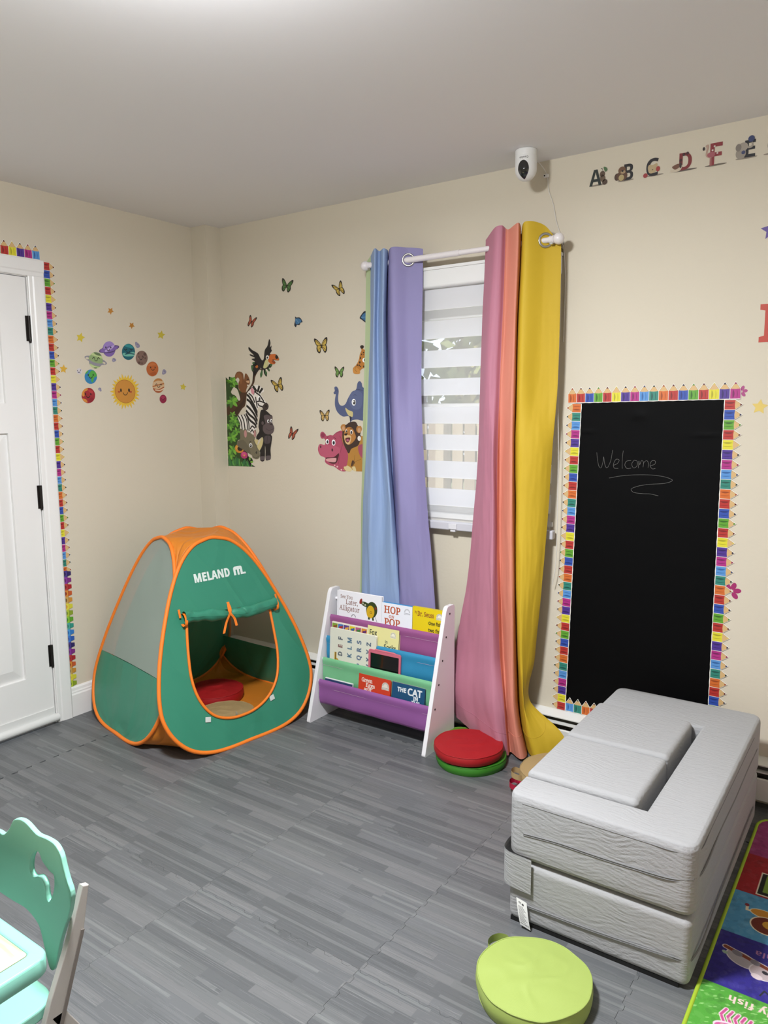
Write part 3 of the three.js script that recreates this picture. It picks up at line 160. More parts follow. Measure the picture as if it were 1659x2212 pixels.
const CURTAIN_L = [[2131, [1127, 75, 1170, 100, 1226, 150, 1230, 120, 1273, 150, 1275, 118, 1245, 75, 1310, 145, 1369, 100, 1428, 76]], [1971, [1122, 75, 1166, 100, 1222, 150, 1225, 120, 1269, 150, 1266, 118, 1239, 75, 1311, 145, 1368, 100, 1426, 76]], [1813, [1117, 75, 1164, 100, 1217, 150, 1219, 120, 1265, 150, 1260, 118, 1238, 75, 1313, 145, 1367, 100, 1423, 76]], [1551, [1106, 75, 1150, 100, 1212, 150, 1221, 120, 1267, 150, 1263, 118, 1246, 75, 1321, 145, 1371, 100, 1421, 76]], [1284, [1094, 75, 1141, 110, 1204, 150, 1222, 118, 1277, 150, 1273, 122, 1258, 78, 1327, 150, 1403, 135, 1437, 90]], [989, [1084, 75, 1118, 110, 1190, 150, 1234, 118, 1298, 150, 1301, 122, 1276, 78, 1350, 150, 1421, 135, 1460, 90]], [600, [1072, 78, 1099, 100, 1154, 122, 1197, 112, 1283, 122, 1317, 112, 1293, 80, 1342, 122, 1430, 115, 1497, 90]], [221, [1055, 78, 1085, 100, 1146, 122, 1193, 112, 1293, 122, 1336, 112, 1312, 80, 1358, 122, 1454, 115, 1524, 90]], [-54, [1045, 78, 1076, 100, 1142, 122, 1193, 112, 1299, 122, 1345, 112, 1321, 80, 1369, 122, 1466, 115, 1540, 90]]] ;
const CURTAIN_R = [[2142, [1727, 76, 1801, 148, 1832, 150, 1838, 126, 1852, 122, 1900, 150, 1899, 118, 1881, 75, 1931, 150, 1992, 100, 2035, 76]], [2054, [1724, 76, 1798, 148, 1829, 150, 1837, 126, 1851, 122, 1900, 150, 1899, 118, 1881, 75, 1931, 150, 1994, 100, 2048, 76]], [1771, [1713, 76, 1781, 148, 1819, 150, 1830, 126, 1844, 122, 1893, 150, 1890, 118, 1872, 75, 1922, 150, 1989, 100, 2049, 76]], [1499, [1707, 76, 1772, 148, 1809, 150, 1821, 126, 1836, 122, 1888, 150, 1889, 118, 1871, 75, 1919, 150, 1983, 100, 2045, 76]], [1296, [1701, 76, 1760, 135, 1813, 170, 1820, 135, 1827, 115, 1889, 158, 1887, 120, 1869, 78, 1919, 155, 1989, 130, 2034, 80]], [1032, [1686, 76, 1754, 135, 1821, 170, 1822, 135, 1829, 115, 1893, 158, 1893, 120, 1876, 78, 1924, 155, 1984, 130, 2022, 80]], [684, [1658, 90, 1744, 150, 1830, 200, 1841, 160, 1844, 135, 1909, 180, 1906, 130, 1883, 80, 1937, 170, 1980, 150, 2004, 100]], [407, [1607, 90, 1725, 150, 1833, 200, 1856, 160, 1858, 135, 1919, 180, 1915, 130, 1892, 80, 1950, 170, 1971, 150, 1984, 100]], [235, [1574, 105, 1716, 160, 1854, 225, 1892, 195, 1886, 165, 1936, 200, 1931, 150, 1908, 100, 1973, 180, 1975, 160, 1971, 110]], [123, [1596, 105, 1728, 160, 1870, 225, 1902, 195, 1900, 165, 1950, 200, 1950, 150, 1925, 100, 1990, 180, 2041, 160, 2116, 110]], [41, [1630, 105, 1751, 160, 1886, 225, 1911, 195, 1910, 165, 1968, 200, 1974, 150, 1948, 100, 2016, 180, 2071, 160, 2130, 110]], [-33, [1640, 105, 1766, 160, 1900, 225, 1921, 195, 1920, 165, 1981, 200, 1994, 150, 1966, 100, 2029, 180, 2077, 160, 2128, 110]]] ;
const CHALK = [[2185, 1266, 2189, 1239, 2195, 1213, 2203, 1205, 2211, 1229, 2213, 1250, 2219, 1219, 2227, 1206, 2240, 1230, 2248, 1277], [2253, 1217, 2269, 1226, 2274, 1239, 2263, 1241, 2253, 1222, 2256, 1207, 2272, 1206], [2289, 1275, 2286, 1242, 2287, 1206], [2320, 1238, 2302, 1234, 2297, 1219, 2306, 1207, 2321, 1209], [2332, 1240, 2323, 1225, 2331, 1210, 2343, 1218, 2343, 1236, 2332, 1240], [2349, 1210, 2350, 1238, 2353, 1223, 2360, 1239, 2367, 1234, 2366, 1214, 2370, 1234, 2380, 1239, 2386, 1229, 2385, 1213], [2393, 1220, 2410, 1228, 2410, 1239, 2398, 1239, 2392, 1222, 2401, 1209, 2412, 1211], [2237, 1167, 2283, 1177, 2345, 1184, 2405, 1185, 2454, 1179, 2476, 1169, 2455, 1158, 2396, 1150, 2351, 1141, 2324, 1127, 2332, 1117, 2368, 1113, 2398, 1113, 2427, 1108]] ;
// ================================================================ THE ROOM
{
  // floor: interlocking foam tiles with a printed strip-wood pattern
  const TP = 0.597, X0 = 1.518 - 3 * TP, Z0 = 0.90 - 2 * TP;
  const floor = struct('floor', bx(-WT, RX + WT, -0.06, -0.012, -WT, RZ + WT), M('#2b2b2c', 0.9));
  const rr = [];
  const tileTex = canvas(1024, 1024, (c, w, h) => {
    c.fillStyle = '#6b6e70'; c.fillRect(0, 0, w, h);
    const rows = 22, rh = h / rows;
    const tones = ['#5c5e60', '#646668', '#696b6d', '#606264', '#707172', '#666869', '#595b5d', '#6b6d6e'];
    for (let r = 0; r < rows; r++) {
      let x = -rnd() * 350;
      while (x < w) {
        const L = rnd() < 0.2 ? 90 + rnd() * 130 : 260 + rnd() * 760; c.fillStyle = tones[Math.floor(rnd() * tones.length)]; c.fillRect(x, r * rh, L, rh + 1);
        // grain inside the strip
        for (let k = 0; k < 26; k++) { const y = r * rh + rnd() * rh; c.strokeStyle = rnd() < 0.5 ? 'rgba(40,42,44,0.16)' : 'rgba(190,192,190,0.13)'; c.lineWidth = 0.8 + rnd() * 1.4; const a = x + rnd() * L * 0.7, b = Math.min(x + L, a + 60 + rnd() * 260); c.beginPath(); c.moveTo(a, y); c.bezierCurveTo(a + (b - a) * 0.3, y + (rnd() - 0.5) * 7, a + (b - a) * 0.6, y + (rnd() - 0.5) * 7, b, y + (rnd() - 0.5) * 4); c.stroke(); }
        if (rnd() < 0.25) { c.fillStyle = 'rgba(165,167,164,0.22)'; c.fillRect(x, r * rh + rh * 0.3, L * 0.8, rh * 0.35); }
        x += L;
      }
    }
  });
  const fbump = grey(256, (u, v) => 0.5 + 0.3 * tileNoise(u, v, 50) + 0.25 * tileNoise((u * 3) % 1, v, 60));
  const tm = M('#f6f6f6', 0.45, { map: tileTex, bumpMap: fbump, bumpScale: 0.0004 });
  // one periodic jigsaw edge: tab offsets along the edge
  const TE = 10, edge = [];
  for (let k = 0; k < TE; k++) { const a = (k + 0.12) / TE, b = (k + 0.5) / TE, d = 0.0085; edge.push([a - 0.006, 0], [a + 0.004, d], [b - 0.004, d], [b + 0.006, 0]); }
  const out = [];
  const corner = (x, y) => out.push([x, y]);
  corner(0, 0); for (const [t, d] of edge) out.push([t * TP, -d]);         // front edge, left to right
  corner(TP, 0); for (const [t, d] of edge) out.push([TP + d, t * TP]);
  corner(TP, TP); for (const [t, d] of [...edge].reverse()) out.push([t * TP, TP - d]);
  corner(0, TP); for (const [t, d] of [...edge].reverse()) out.push([d, t * TP]);
  const sh = polyShape(out.map(([a, b]) => [(a - TP / 2) * 0.9992, (b - TP / 2) * 0.9992]));
  const tg = new THREE.ExtrudeGeometry(sh, { depth: 0.011, bevelEnabled: true, bevelThickness: 0.0006, bevelSize: 0.0004, bevelOffset: -0.0004, bevelSegments: 1 });
  tg.rotateX(-Math.PI / 2); tg.computeBoundingBox(); tg.translate(0, -tg.boundingBox.max.y, 0);
  { const p = tg.attributes.position, uv = tg.attributes.uv; for (let i = 0; i < p.count; i++) uv.setXY(i, p.getX(i) / TP + 0.5, -p.getZ(i) / TP + 0.5); }
  tileTex.wrapS = tileTex.wrapT = THREE.RepeatWrapping;
  for (let i = 0; i < 8; i++) for (let j = 0; j < 9; j++) {
    const cx = X0 + (i + 0.5) * TP, cz = Z0 + (j + 0.5) * TP;
    if (cx - TP / 2 > RX || cz - TP / 2 > RZ || cx + TP / 2 < 0 || cz + TP / 2 < 0) continue;
    // tiles at the walls are cut to fit
    const lo = cx - TP / 2 < 0 || cz - TP / 2 < 0 || cx + TP / 2 > RX || cz + TP / 2 > RZ;
    let g = tg;
    if (lo) { const a = Math.max(0.002, cx - TP / 2), b = Math.min(RX - 0.002, cx + TP / 2), c = Math.max(0.002, cz - TP / 2), d = Math.min(RZ - 0.002, cz + TP / 2); if (b - a < 0.02 || d - c < 0.02) continue; g = bx(a - cx, b - cx, -0.012, -0.0002, c - cz, d - cz); const p = g.attributes.position, uv = g.attributes.uv; for (let k = 0; k < p.count; k++) uv.setXY(k, p.getX(k) / TP + 0.5, -p.getZ(k) / TP + 0.5); }
    const t = part('floor_tile', g, tm, floor); t.position.set(cx, 0, cz);
  }
}
struct('ceiling', bx(-WT, RX + WT, H, H + 0.12, -WT, RZ + WT), ceilMat);
const DZ0 = 1.034, DZ1 = 1.86, DTOP = 2.022;           // door opening in the left wall
struct('wall_left', metricUV(merge(bx(-WT, 0, -0.06, H, -WT, DZ0 - 0.012), bx(-WT, 0, DTOP + 0.012, H, DZ0 - 0.012, DZ1 + 0.012), bx(-WT, 0, -0.06, H, DZ1 + 0.012, RZ + WT)), 2), wallMat);
const WX0 = 1.20, WX1 = 1.99, WY0 = 0.975, WY1 = 1.965;  // window opening
struct('wall_window', metricUV(merge(bx(0, WX0, -0.06, H, -WT, 0), bx(WX1, RX, -0.06, H, -WT, 0), bx(WX0, WX1, -0.06, WY0, -WT, 0), bx(WX0, WX1, WY1, H, -WT, 0)), 2), wallMat);
struct('wall_right', metricUV(bx(RX, RX + WT, -0.06, H, -WT, RZ + WT), 2), wallMat);
struct('wall_back', metricUV(bx(0, RX, -0.06, H, RZ, RZ + WT), 2), wallMat);
struct('wall_corner', metricUV(bx(0, 0.112, -0.012, H, 0, 0.1), 2), wallMat);
// baseboard with a moulded top
{
  const prof = polyShape([[0, 0], [0.016, 0], [0.016, 0.105], [0.0125, 0.112], [0.0125, 0.118], [0.010, 0.124], [0.0085, 0.136], [0.004, 0.1435], [0, 0.1435]]);
  const run = (len) => new THREE.ExtrudeGeometry(prof, { depth: len, bevelEnabled: false });
  struct('baseboard_left', merge(run(0.858).translate(0, 0, 0.10), run(2.7).translate(0, 0, 1.94)), trimMat);
  const b2 = run(4.2).rotateY(Math.PI); b2.translate(RX, 0, 4.45); struct('baseboard_right', b2, trimMat);
}
// door
{
  const door = struct('door_1', bx(-0.036, -0.016, 0.012, DTOP - 0.003, DZ0 + 0.004, DZ1 - 0.004), trimMat);
  const lay = [[0.012, 0.245], [1.35, 1.478], [1.92, DTOP - 0.003]];
  const ys = [0.245, 1.35, 1.478, 1.92];
  const z0 = DZ0 + 0.004, z1 = DZ1 - 0.004, st = 0.125, mid = (z0 + z1) / 2;
  for (const [a, b] of [[z0, z0 + st], [mid - 0.05, mid + 0.05], [z1 - st, z1]]) part('stile', bx(-0.018, -0.002, 0.012, DTOP - 0.003, a, b), trimMat, door);
  for (const [a, b] of lay) for (const [c, d] of [[z0 + st, mid - 0.05], [mid + 0.05, z1 - st]]) part('rail', bx(-0.018, -0.002, a, b, c, d), trimMat, door);
  for (const [a, b] of [[0.245, 1.35], [1.478, 1.92]]) for (const [c, d] of [[z0 + st, mid - 0.05], [mid + 0.05, z1 - st]]) {
    const g = new THREE.BufferGeometry(), e = 0.055, q = [[c, a, -0.0165], [d, a, -0.0165], [d, b, -0.0165], [c, b, -0.0165], [c + e, a + e, -0.0035], [d - e, a + e, -0.0035], [d - e, b - e, -0.0035], [c + e, b - e, -0.0035]];
    g.setAttribute('position', new THREE.Float32BufferAttribute(q.flatMap(([z, y, x]) => [x, y, z]), 3));
    g.setIndex([0, 4, 1, 1, 4, 5, 1, 5, 2, 2, 5, 6, 2, 6, 3, 3, 6, 7, 3, 7, 0, 0, 7, 4, 4, 6, 5, 4, 7, 6]); const f = g.toNonIndexed(); f.computeVertexNormals();
    part('door_panel', f, trimMat, door);
  }
  part('jamb', merge(bx(-0.12, 0.002, 0, DTOP + 0.01, DZ0 - 0.012, DZ0), bx(-0.12, 0.002, 0, DTOP + 0.01, DZ1, DZ1 + 0.012), bx(-0.12, 0.002, DTOP, DTOP + 0.012, DZ0 - 0.012, DZ1 + 0.012)), trimMat, door);
  const bronze = M('#2a2624', 0.4, { metalness: 0.6 });
  for (const [a, b] of [[1.748, 1.856], [1.010, 1.114], [0.272, 0.374]]) {
    const hinge = part('hinge', cyl(V(0.003, a, DZ0 + 0.002), V(0.003, b, DZ0 + 0.002), 0.0065), bronze, door, 'dark bronze hinge');
    part('hinge_leaf', bx(-0.003, 0.0005, a, b, DZ0 + 0.004, DZ0 + 0.016), bronze, hinge);
    part('hinge_cap', new THREE.SphereGeometry(0.0055, 12, 8).translate(0.003, a - 0.003, DZ0 + 0.002), bronze, hinge);
  }
  part('door_sweep', merge(cyl(V(0.012, 0.028, DZ0 - 0.003), V(0.012, 0.028, DZ1 - 0.02), 0.018), bx(-0.004, 0.004, 0.026, 0.075, DZ0 + 0.006, DZ1 - 0.02)), M('#dcdcda', 0.5), door, 'round white draught strip');
  // casing
  const cp = polyShape([[0, 0], [0.010, 0], [0.012, 0.004], [0.0125, 0.018], [0.016, 0.024], [0.019, 0.05], [0.020, 0.066], [0.016, 0.073], [0, 0.073]]);
  const side = new THREE.ExtrudeGeometry(cp, { depth: 2.025, bevelEnabled: false });      // (x proud, y across, z along)
  const s1 = side.clone().rotateX(-Math.PI / 2); s1.scale(1, 1, 1);                     // along +y, across -z
  s1.translate(0, 0, DZ0 - 0.003);
  const s2 = side.clone().rotateX(-Math.PI / 2); s2.scale(1, 1, -1); s2.index && 0; s2.translate(0, 0, DZ1 + 0.003);
  const hd = new THREE.ExtrudeGeometry(cp, { depth: DZ1 - DZ0 + 0.152, bevelEnabled: false }).translate(0, DTOP + 0.003, DZ0 - 0.076);
  s2.computeVertexNormals();
  const tr = struct('trim_1', merge(s1, s2, hd), trimMat);
}
// baseboard heater along the window wall
{
  const h = thing('baseboard_heater', 'long white baseboard heater with an open vent slot along the window wall', 'heater', [2.14, 0, 0.0]);
  const x0 = 0.115 - 2.14, x1 = 4.28 - 2.14, wm = M('#e4e3de', 0.4);
  const zinc = M('#77756f', 0.5, { metalness: 0.4 });
  part('back_plate', bx(x0, x1, 0.012, 0.172, 0.001, 0.004), zinc, h, 'bare zinc back plate');
  const cap = new THREE.ExtrudeGeometry(polyShape([[0, 0.158], [0.046, 0.158], [0.05, 0.16], [0.05, 0.164], [0.008, 0.178], [0, 0.178]]), { depth: x1 - x0, bevelEnabled: false });
  cap.rotateY(Math.PI / 2); cap.scale(1, 1, -1); cap.translate(x0, 0, 0); cap.computeVertexNormals();
  part('top_cap', cap, wm, h);
  // finned heating pipe inside the open housing
  part('heating_pipe', cyl(V(x0 + 0.01, 0.078, 0.027), V(x1 - 0.01, 0.078, 0.027), 0.009, 0.009, 12), M('#8a5a3c', 0.4, { metalness: 0.9 }), h);
  const fins = []; for (let x = x0 + 0.03; x < x1 - 0.03; x += 0.012) fins.push(bx(x, x + 0.0006, 0.05, 0.106, 0.008, 0.046));
  const fm = part('heating_fins', merge(fins), zinc, h); fm.userData.kind = 'stuff';
  part('damper', bx(x0, x1, 0.1345, 0.139, 0.03, 0.052), wm, h, 'thin white damper blade');
  part('front_cover', rbx(x0, x1, 0.034, 0.117, 0.05, 0.062, 0.004), wm, h);
  part('end_cap', rbx(x0, x0 + 0.03, 0.0, 0.178, 0.001, 0.063, 0.004), wm, h); part('end_cap', rbx(x1 - 0.03, x1, 0.0, 0.178, 0.001, 0.063, 0.004), wm, h);
}
// ceiling lamp, above and behind the top of the picture
{
  const l = thing('ceiling_lamp', 'round white flush ceiling lamp just above the picture', 'lamp', [LAMP.x, H, LAMP.z]);
  part('base', new THREE.CylinderGeometry(0.165, 0.165, 0.02, 48).translate(0, -0.01, 0), whitePlastic, l);
  const prof = []; for (let i = 0; i <= 20; i++) { const a = i / 20 * Math.PI / 2; prof.push(V2(0.16 * Math.sin(a) + 1e-4, -0.02 - 0.075 * Math.cos(a))); }
  part('diffuser', new THREE.LatheGeometry(prof, 48), new THREE.MeshStandardMaterial({ color: '#ffffff', emissive: LAMP.color, emissiveIntensity: LAMP.glow, roughness: 0.5 }), l);
  const p = new THREE.PointLight(LAMP.color, LAMP.candela, 0, 2); p.position.set(0, -0.045, 0); p.castShadow = true; p.shadow.radius = 5; p.name = 'bulb_light'; l.add(p);
  const a = new THREE.RectAreaLight(LAMP.color, LAMP.nits, 0.28, 0.28); a.position.set(0, -0.101, 0); a.rotation.x = -Math.PI / 2; a.name = 'panel_light'; l.add(a);
}
// ================================================================ WINDOW, BLIND, YARD
{
  const w = struct('window_1', merge(bx(WX0, WX0 + 0.035, WY0, WY1, -0.11, -0.03), bx(WX1 - 0.035, WX1, WY0, WY1, -0.11, -0.03), bx(WX0, WX1, WY0, WY0 + 0.04, -0.11, -0.03), bx(WX0, WX1, WY1 - 0.04, WY1, -0.11, -0.03)), trimMat);
  part('window_sill', bx(WX0 - 0.02, WX1 + 0.02, WY0 - 0.02, WY0, -0.12, 0.012), trimMat, w);
  part('sash_rail', bx(WX0 + 0.035, WX1 - 0.035, WY0 + 0.04, WY0 + 0.075, -0.085, -0.05), trimMat, w);
  part('sash_rail', bx(WX0 + 0.035, WX1 - 0.035, 1.835, 1.925, -0.095, -0.06), trimMat, w);
  part('sash_rail', bx(WX0 + 0.035, WX1 - 0.035, 1.43, 1.465, -0.09, -0.05), trimMat, w);
  const glass = M('#ffffff', 0.02, { transmission: 1, thickness: 0, ior: 1.45 });
  part('pane', bx(WX0 + 0.035, WX1 - 0.035, 1.465, 1.835, -0.078, -0.074), glass, w);
  part('pane', bx(WX0 + 0.035, WX1 - 0.035, WY0 + 0.075, 1.43, -0.07, -0.066), glass, w);
}
{
  const b = thing('zebra_blind', 'white zebra roller blind with solid and sheer bands between the curtains', 'blind', [1.59, 0.905, 0.0]);
  const o = (g) => g.translate(-1.59, -0.905, 0);
  const bw = M('#f0f0f4', 0.95, { transmission: 0.32, thickness: 0 }), sheer = M('#ffffff', 0.9, { transparent: true, opacity: 0.34 });
  const X0 = 1.16, X1 = 2.028;
  part('cassette', o(merge(rbx(X0, X1, 1.955, 2.036, 0.002, 0.062, 0.012), bx(X0, X1, 2.03, 2.042, 0.0, 0.066))), whitePlastic, b);
  const ys = [[1.955, 1.866, 0], [1.866, 1.842, 2], [1.842, 1.820, 1], [1.820, 1.744, 0], [1.744, 1.694, 1], [1.694, 1.620, 0], [1.620, 1.571, 1], [1.571, 1.500, 0], [1.500, 1.449, 1], [1.449, 1.377, 0], [1.377, 1.329, 1], [1.329, 1.261, 0], [1.261, 1.213, 1], [1.213, 1.138, 0], [1.138, 1.091, 1], [1.091, 1.014, 0], [1.014, 0.944, 2]];
  for (const [a, c, k] of ys) part(k === 0 ? 'solid_band' : 'sheer_band', o(new THREE.PlaneGeometry(X1 - X0 - 0.03, a - c).translate((X0 + X1) / 2, (a + c) / 2, 0.034)), k === 0 ? bw : sheer, b);
  for (let i = 0; i < ys.length - 1; i++) if (ys[i][2] === 0) part('band_hem', o(bx(X0 + 0.016, X1 - 0.016, ys[i][1] - 0.0012, ys[i][1] + 0.0012, 0.0335, 0.0355)), whitePlastic, b);
  part('bottom_rail', o(rbx(X0, X1, 0.908, 0.945, 0.018, 0.05, 0.006)), M('#c9c8cf', 0.45), b);
  const clip = part('rail_clip', o(merge(rbx(1.545, 1.585, 0.914, 0.938, 0.05, 0.055, 0.002), bx(1.553, 1.577, 0.903, 0.912, 0.03, 0.05))), M('#d9d8dc', 0.4), b);
}
// the yard seen through the sheer bands
{
  struct('ground', bx(-9, 12, -0.5, -0.4, -16, -WT - 0.02), M('#8d9468', 1));
  const wood = [M('#b3a58f', 0.9), M('#a39480', 0.9), M('#bdb09b', 0.9)];
  const f = thing('yard_fence', 'pale wooden picket fence outside behind the blind', 'fence', [0.2, -0.4, -4.2]);
  for (let i = 0; i < 44; i++) part('picket', bx(i * 0.15 - 3.3, i * 0.15 - 3.172, 0.03, 1.72 + 0.02 * Math.sin(i * 2.3), 0, 0.02), wood[i % 3], f);
  for (const y of [0.35, 1.4]) part('rail', bx(-3.35, 3.35, y, y + 0.08, -0.05, 0), wood[1], f);
  for (let i = 0; i < 4; i++) part('post', bx(i * 2.1 - 3.3, i * 2.1 - 3.2, 0, 1.8, 0.02, 0.12), wood[2], f);
  const leafs = [M('#97a068', 0.9), M('#a5a070', 0.9), M('#88945e', 0.9)], bark = M('#5b4a3a', 0.95);
  [[-2.6, -6.2, 1.7, 'olive leafed tree outside behind the left of the fence'], [-0.4, -7.0, 1.9, 'tall yellow green tree outside in the middle behind the fence'], [1.7, -6.0, 1.5, 'dark green tree outside behind the right of the fence']].forEach(([x, z, r, lb], k) => {
    const t = thing('yard_tree', lb, 'tree', [x, -0.4, z], k, 'trees outside the window');
    part('trunk', cyl(V(0, 0, 0), V(0.1, 2.2, 0), 0.14, 0.08, 10), bark, t);
    const leaf = new THREE.PlaneGeometry(0.2, 0.13), im = new THREE.InstancedMesh(leaf, leafs[k], 1500), mt = new THREE.Matrix4(), e = new THREE.Euler();
    for (let i = 0; i < 1500; i++) { const a = rnd() * 6.283, c = rnd() * 2 - 1, q = r * Math.cbrt(0.25 + 0.75 * rnd()), s = Math.sqrt(1 - c * c); mt.makeRotationFromEuler(e.set(rnd() * 6, rnd() * 6, rnd() * 6)); mt.setPosition(q * s * Math.cos(a), 2.4 + q * c * 1.1, q * s * Math.sin(a)); im.setMatrixAt(i, mt); }
    im.name = 'foliage'; im.userData.kind = 'stuff'; t.add(im);
  });
}
// ================================================================ WALL STICKERS (flat vinyl prints)
// wall frames: 'w' window wall (u = x), 'l' left wall (u = -z); art is listed in half millimetres
const SHEETS = { w: { u0: 0.10, v0: 1.10, w: 1.06, h: 1.02, px: 1900 }, l: { u0: -0.92, v0: 1.43, w: 0.78, h: 0.53, px: 1500 } };
const onWall = (mesh, wall, u, v, off) => { if (wall === 'w') mesh.position.set(u, v, off); else { mesh.position.set(off, v, -u); mesh.rotation.y = Math.PI / 2; } };
for (const wall of ['w', 'l']) {
  const S = SHEETS[wall], k = S.px / S.w;
  const pairs = (a) => { const o = []; for (let i = 0; i < a.length; i += 2) o.push([a[i] / 2000, a[i + 1] / 2000]); return o; };
  const cat = (pts, closed = true) => new THREE.CatmullRomCurve3(pts.map(([x, y]) => V(x, y, 0)), closed, 'catmullrom', 0.5).getPoints(pts.length * 6).map((p) => [p.x, p.y]);
  ART[wall].forEach(([name, label, category, group, order, outline, ops, holes], n) => {
    const straight = /star|sun/.test(name), line = straight ? pairs(outline) : cat(pairs(outline));
    let x0 = 9, x1 = -9, y0 = 9, y1 = -9; for (const [x, y] of line) { x0 = Math.min(x0, x); x1 = Math.max(x1, x); y0 = Math.min(y0, y); y1 = Math.max(y1, y); }
    const w = x1 - x0, h = y1 - y0, res = Math.min(2200, 1024 / Math.max(w, h)), cw = Math.ceil(w * res), ch = Math.ceil(h * res);
    const tex = canvas(cw, ch, (c) => {
      const X = (x) => (x - x0) * res, Y = (y) => (y1 - y) * res;
      const path = (pts, close) => { c.beginPath(); pts.forEach(([x, y], i) => (i ? c.lineTo(X(x), Y(y)) : c.moveTo(X(x), Y(y)))); if (close) c.closePath(); };
      c.lineCap = c.lineJoin = 'round';
      for (const o of ops) {
        c.fillStyle = c.strokeStyle = o[1];
        if (o[0] === 'p') { path(pairs(o[2]), true); c.fill(); }
        else if (o[0] === 'f') { path(cat(pairs(o[2])), true); c.fill(); }
        else if (o[0] === 's') { c.lineWidth = o[2] / 2000 * res; const q = pairs(o[3]); path(q.length > 2 ? cat(q, false) : q, false); c.stroke(); }
        else if (o[0] === 'e') { c.beginPath(); c.ellipse(X(o[2] / 2000), Y(o[3] / 2000), Math.max(0.5, o[4] / 2000 * res), Math.max(0.5, o[5] / 2000 * res), 0, 0, 6.2832); c.fill(); }
      }
    });
    const u0 = (x0 + x1) / 2, v0 = (y0 + y1) / 2, sh = polyShape(line.map(([x, y]) => [x - u0, y - v0]));
    for (const q of holes) sh.holes.push(polyShape(cat(pairs(q)).map(([x, y]) => [x - u0, y - v0])));
    const g = new THREE.ShapeGeometry(sh), p = g.attributes.position, uv = g.attributes.uv;
    for (let i = 0; i < p.count; i++) uv.setXY(i, (p.getX(i) + u0 - x0) / w, (p.getY(i) + v0 - y0) / h);
    const m = new THREE.Mesh(g, M('#ffffff', 0.55, { map: tex })); m.name = numbered(name); scene.add(m); tag(m, label, category, group);
    onWall(m, wall, u0, v0, 0.0006 + 0.0003 * order);
  });
}
// small flat stickers made from plain colours: right end of the window wall
const flat = (pts, smooth = true) => new THREE.ShapeGeometry((smooth ? smoothShape : polyShape)(pts));
const starPts = (r, rot = 0, inner = 0.48) => Array.from({ length: 10 }, (_, i) => { const a = Math.PI / 2 + rot + i * Math.PI / 5, q = i % 2 ? r * inner : r; return [q * Math.cos(a), q * Math.sin(a)]; });
const blob = (x, y, rx, ry = rx, rot = 0, n = 20) => Array.from({ length: n }, (_, i) => { const a = i / n * 6.2832, c = rx * Math.cos(a), s = ry * Math.sin(a); return [x + c * Math.cos(rot) - s * Math.sin(rot), y + c * Math.sin(rot) + s * Math.cos(rot)]; });
function wallThing(name, label, u, v, group, off = 0.0006) { const t = thing(name, label, 'wall sticker', [u, v, off], 0, group); return t; }
function layer(t, name, pts, color, n, smooth = true) { const m = part(name, flat(pts, smooth), M(color, 0.55), t); m.position.z = 0.00025 * n; return m; }
{
  const s = solo('star_decal', new THREE.ShapeGeometry(polyShape(starPts(0.034, 0.1))).translate(2.760, 2.030, 0.0006), M('#5b4690', 0.55), 'purple star wall sticker at the right edge of the picture', 'wall sticker', 'star wall stickers');
  solo('star_decal', new THREE.ShapeGeometry(polyShape(starPts(0.027, -0.1, 0.5))).translate(2.756, 1.438, 0.0006), M('#dcc167', 0.55), 'pale yellow star wall sticker right of the blackboard', 'wall sticker', 'star wall stickers');
  // the red sticker cut off at the right edge: a bold letter I with serifs
  const I = [[-0.02, 0.064], [0.05, 0.064], [0.05, 0.046], [0.034, 0.042], [0.034, -0.042], [0.05, -0.046], [0.05, -0.064], [-0.02, -0.064], [-0.02, -0.046], [-0.004, -0.042], [-0.004, 0.042], [-0.02, 0.046]];
  solo('letter_decal', new THREE.ShapeGeometry(polyShape(I)).translate(2.760, 1.722, 0.0006), M('#b8402e', 0.55), 'red serif shaped wall sticker cut off by the right edge', 'wall sticker');
  const splat = (u, v, s, col, label) => { const g = []; for (let i = 0; i < 5; i++) g.push(flat(blob(s * 0.9 * Math.cos(i * 1.05 - 0.9), s * 0.9 * Math.sin(i * 1.05 - 0.9), s * 0.62, s * 0.4, i * 1.05 - 0.9))); solo('splash_decal', merge(g).translate(u, v, 0.00045), M(col, 0.55), label, 'wall sticker', 'splash wall stickers'); };
  splat(2.694, 1.492, 0.014, '#a8487e', 'small pink splash sticker at the top right corner of the blackboard border');
  splat(2.698, 0.775, 0.022, '#a02766', 'magenta splash sticker peeking out right of the pencil border');
  splat(2.088, 0.283, 0.013, '#5d5766', 'small grey violet splash sticker on the lower left of the blackboard');
}
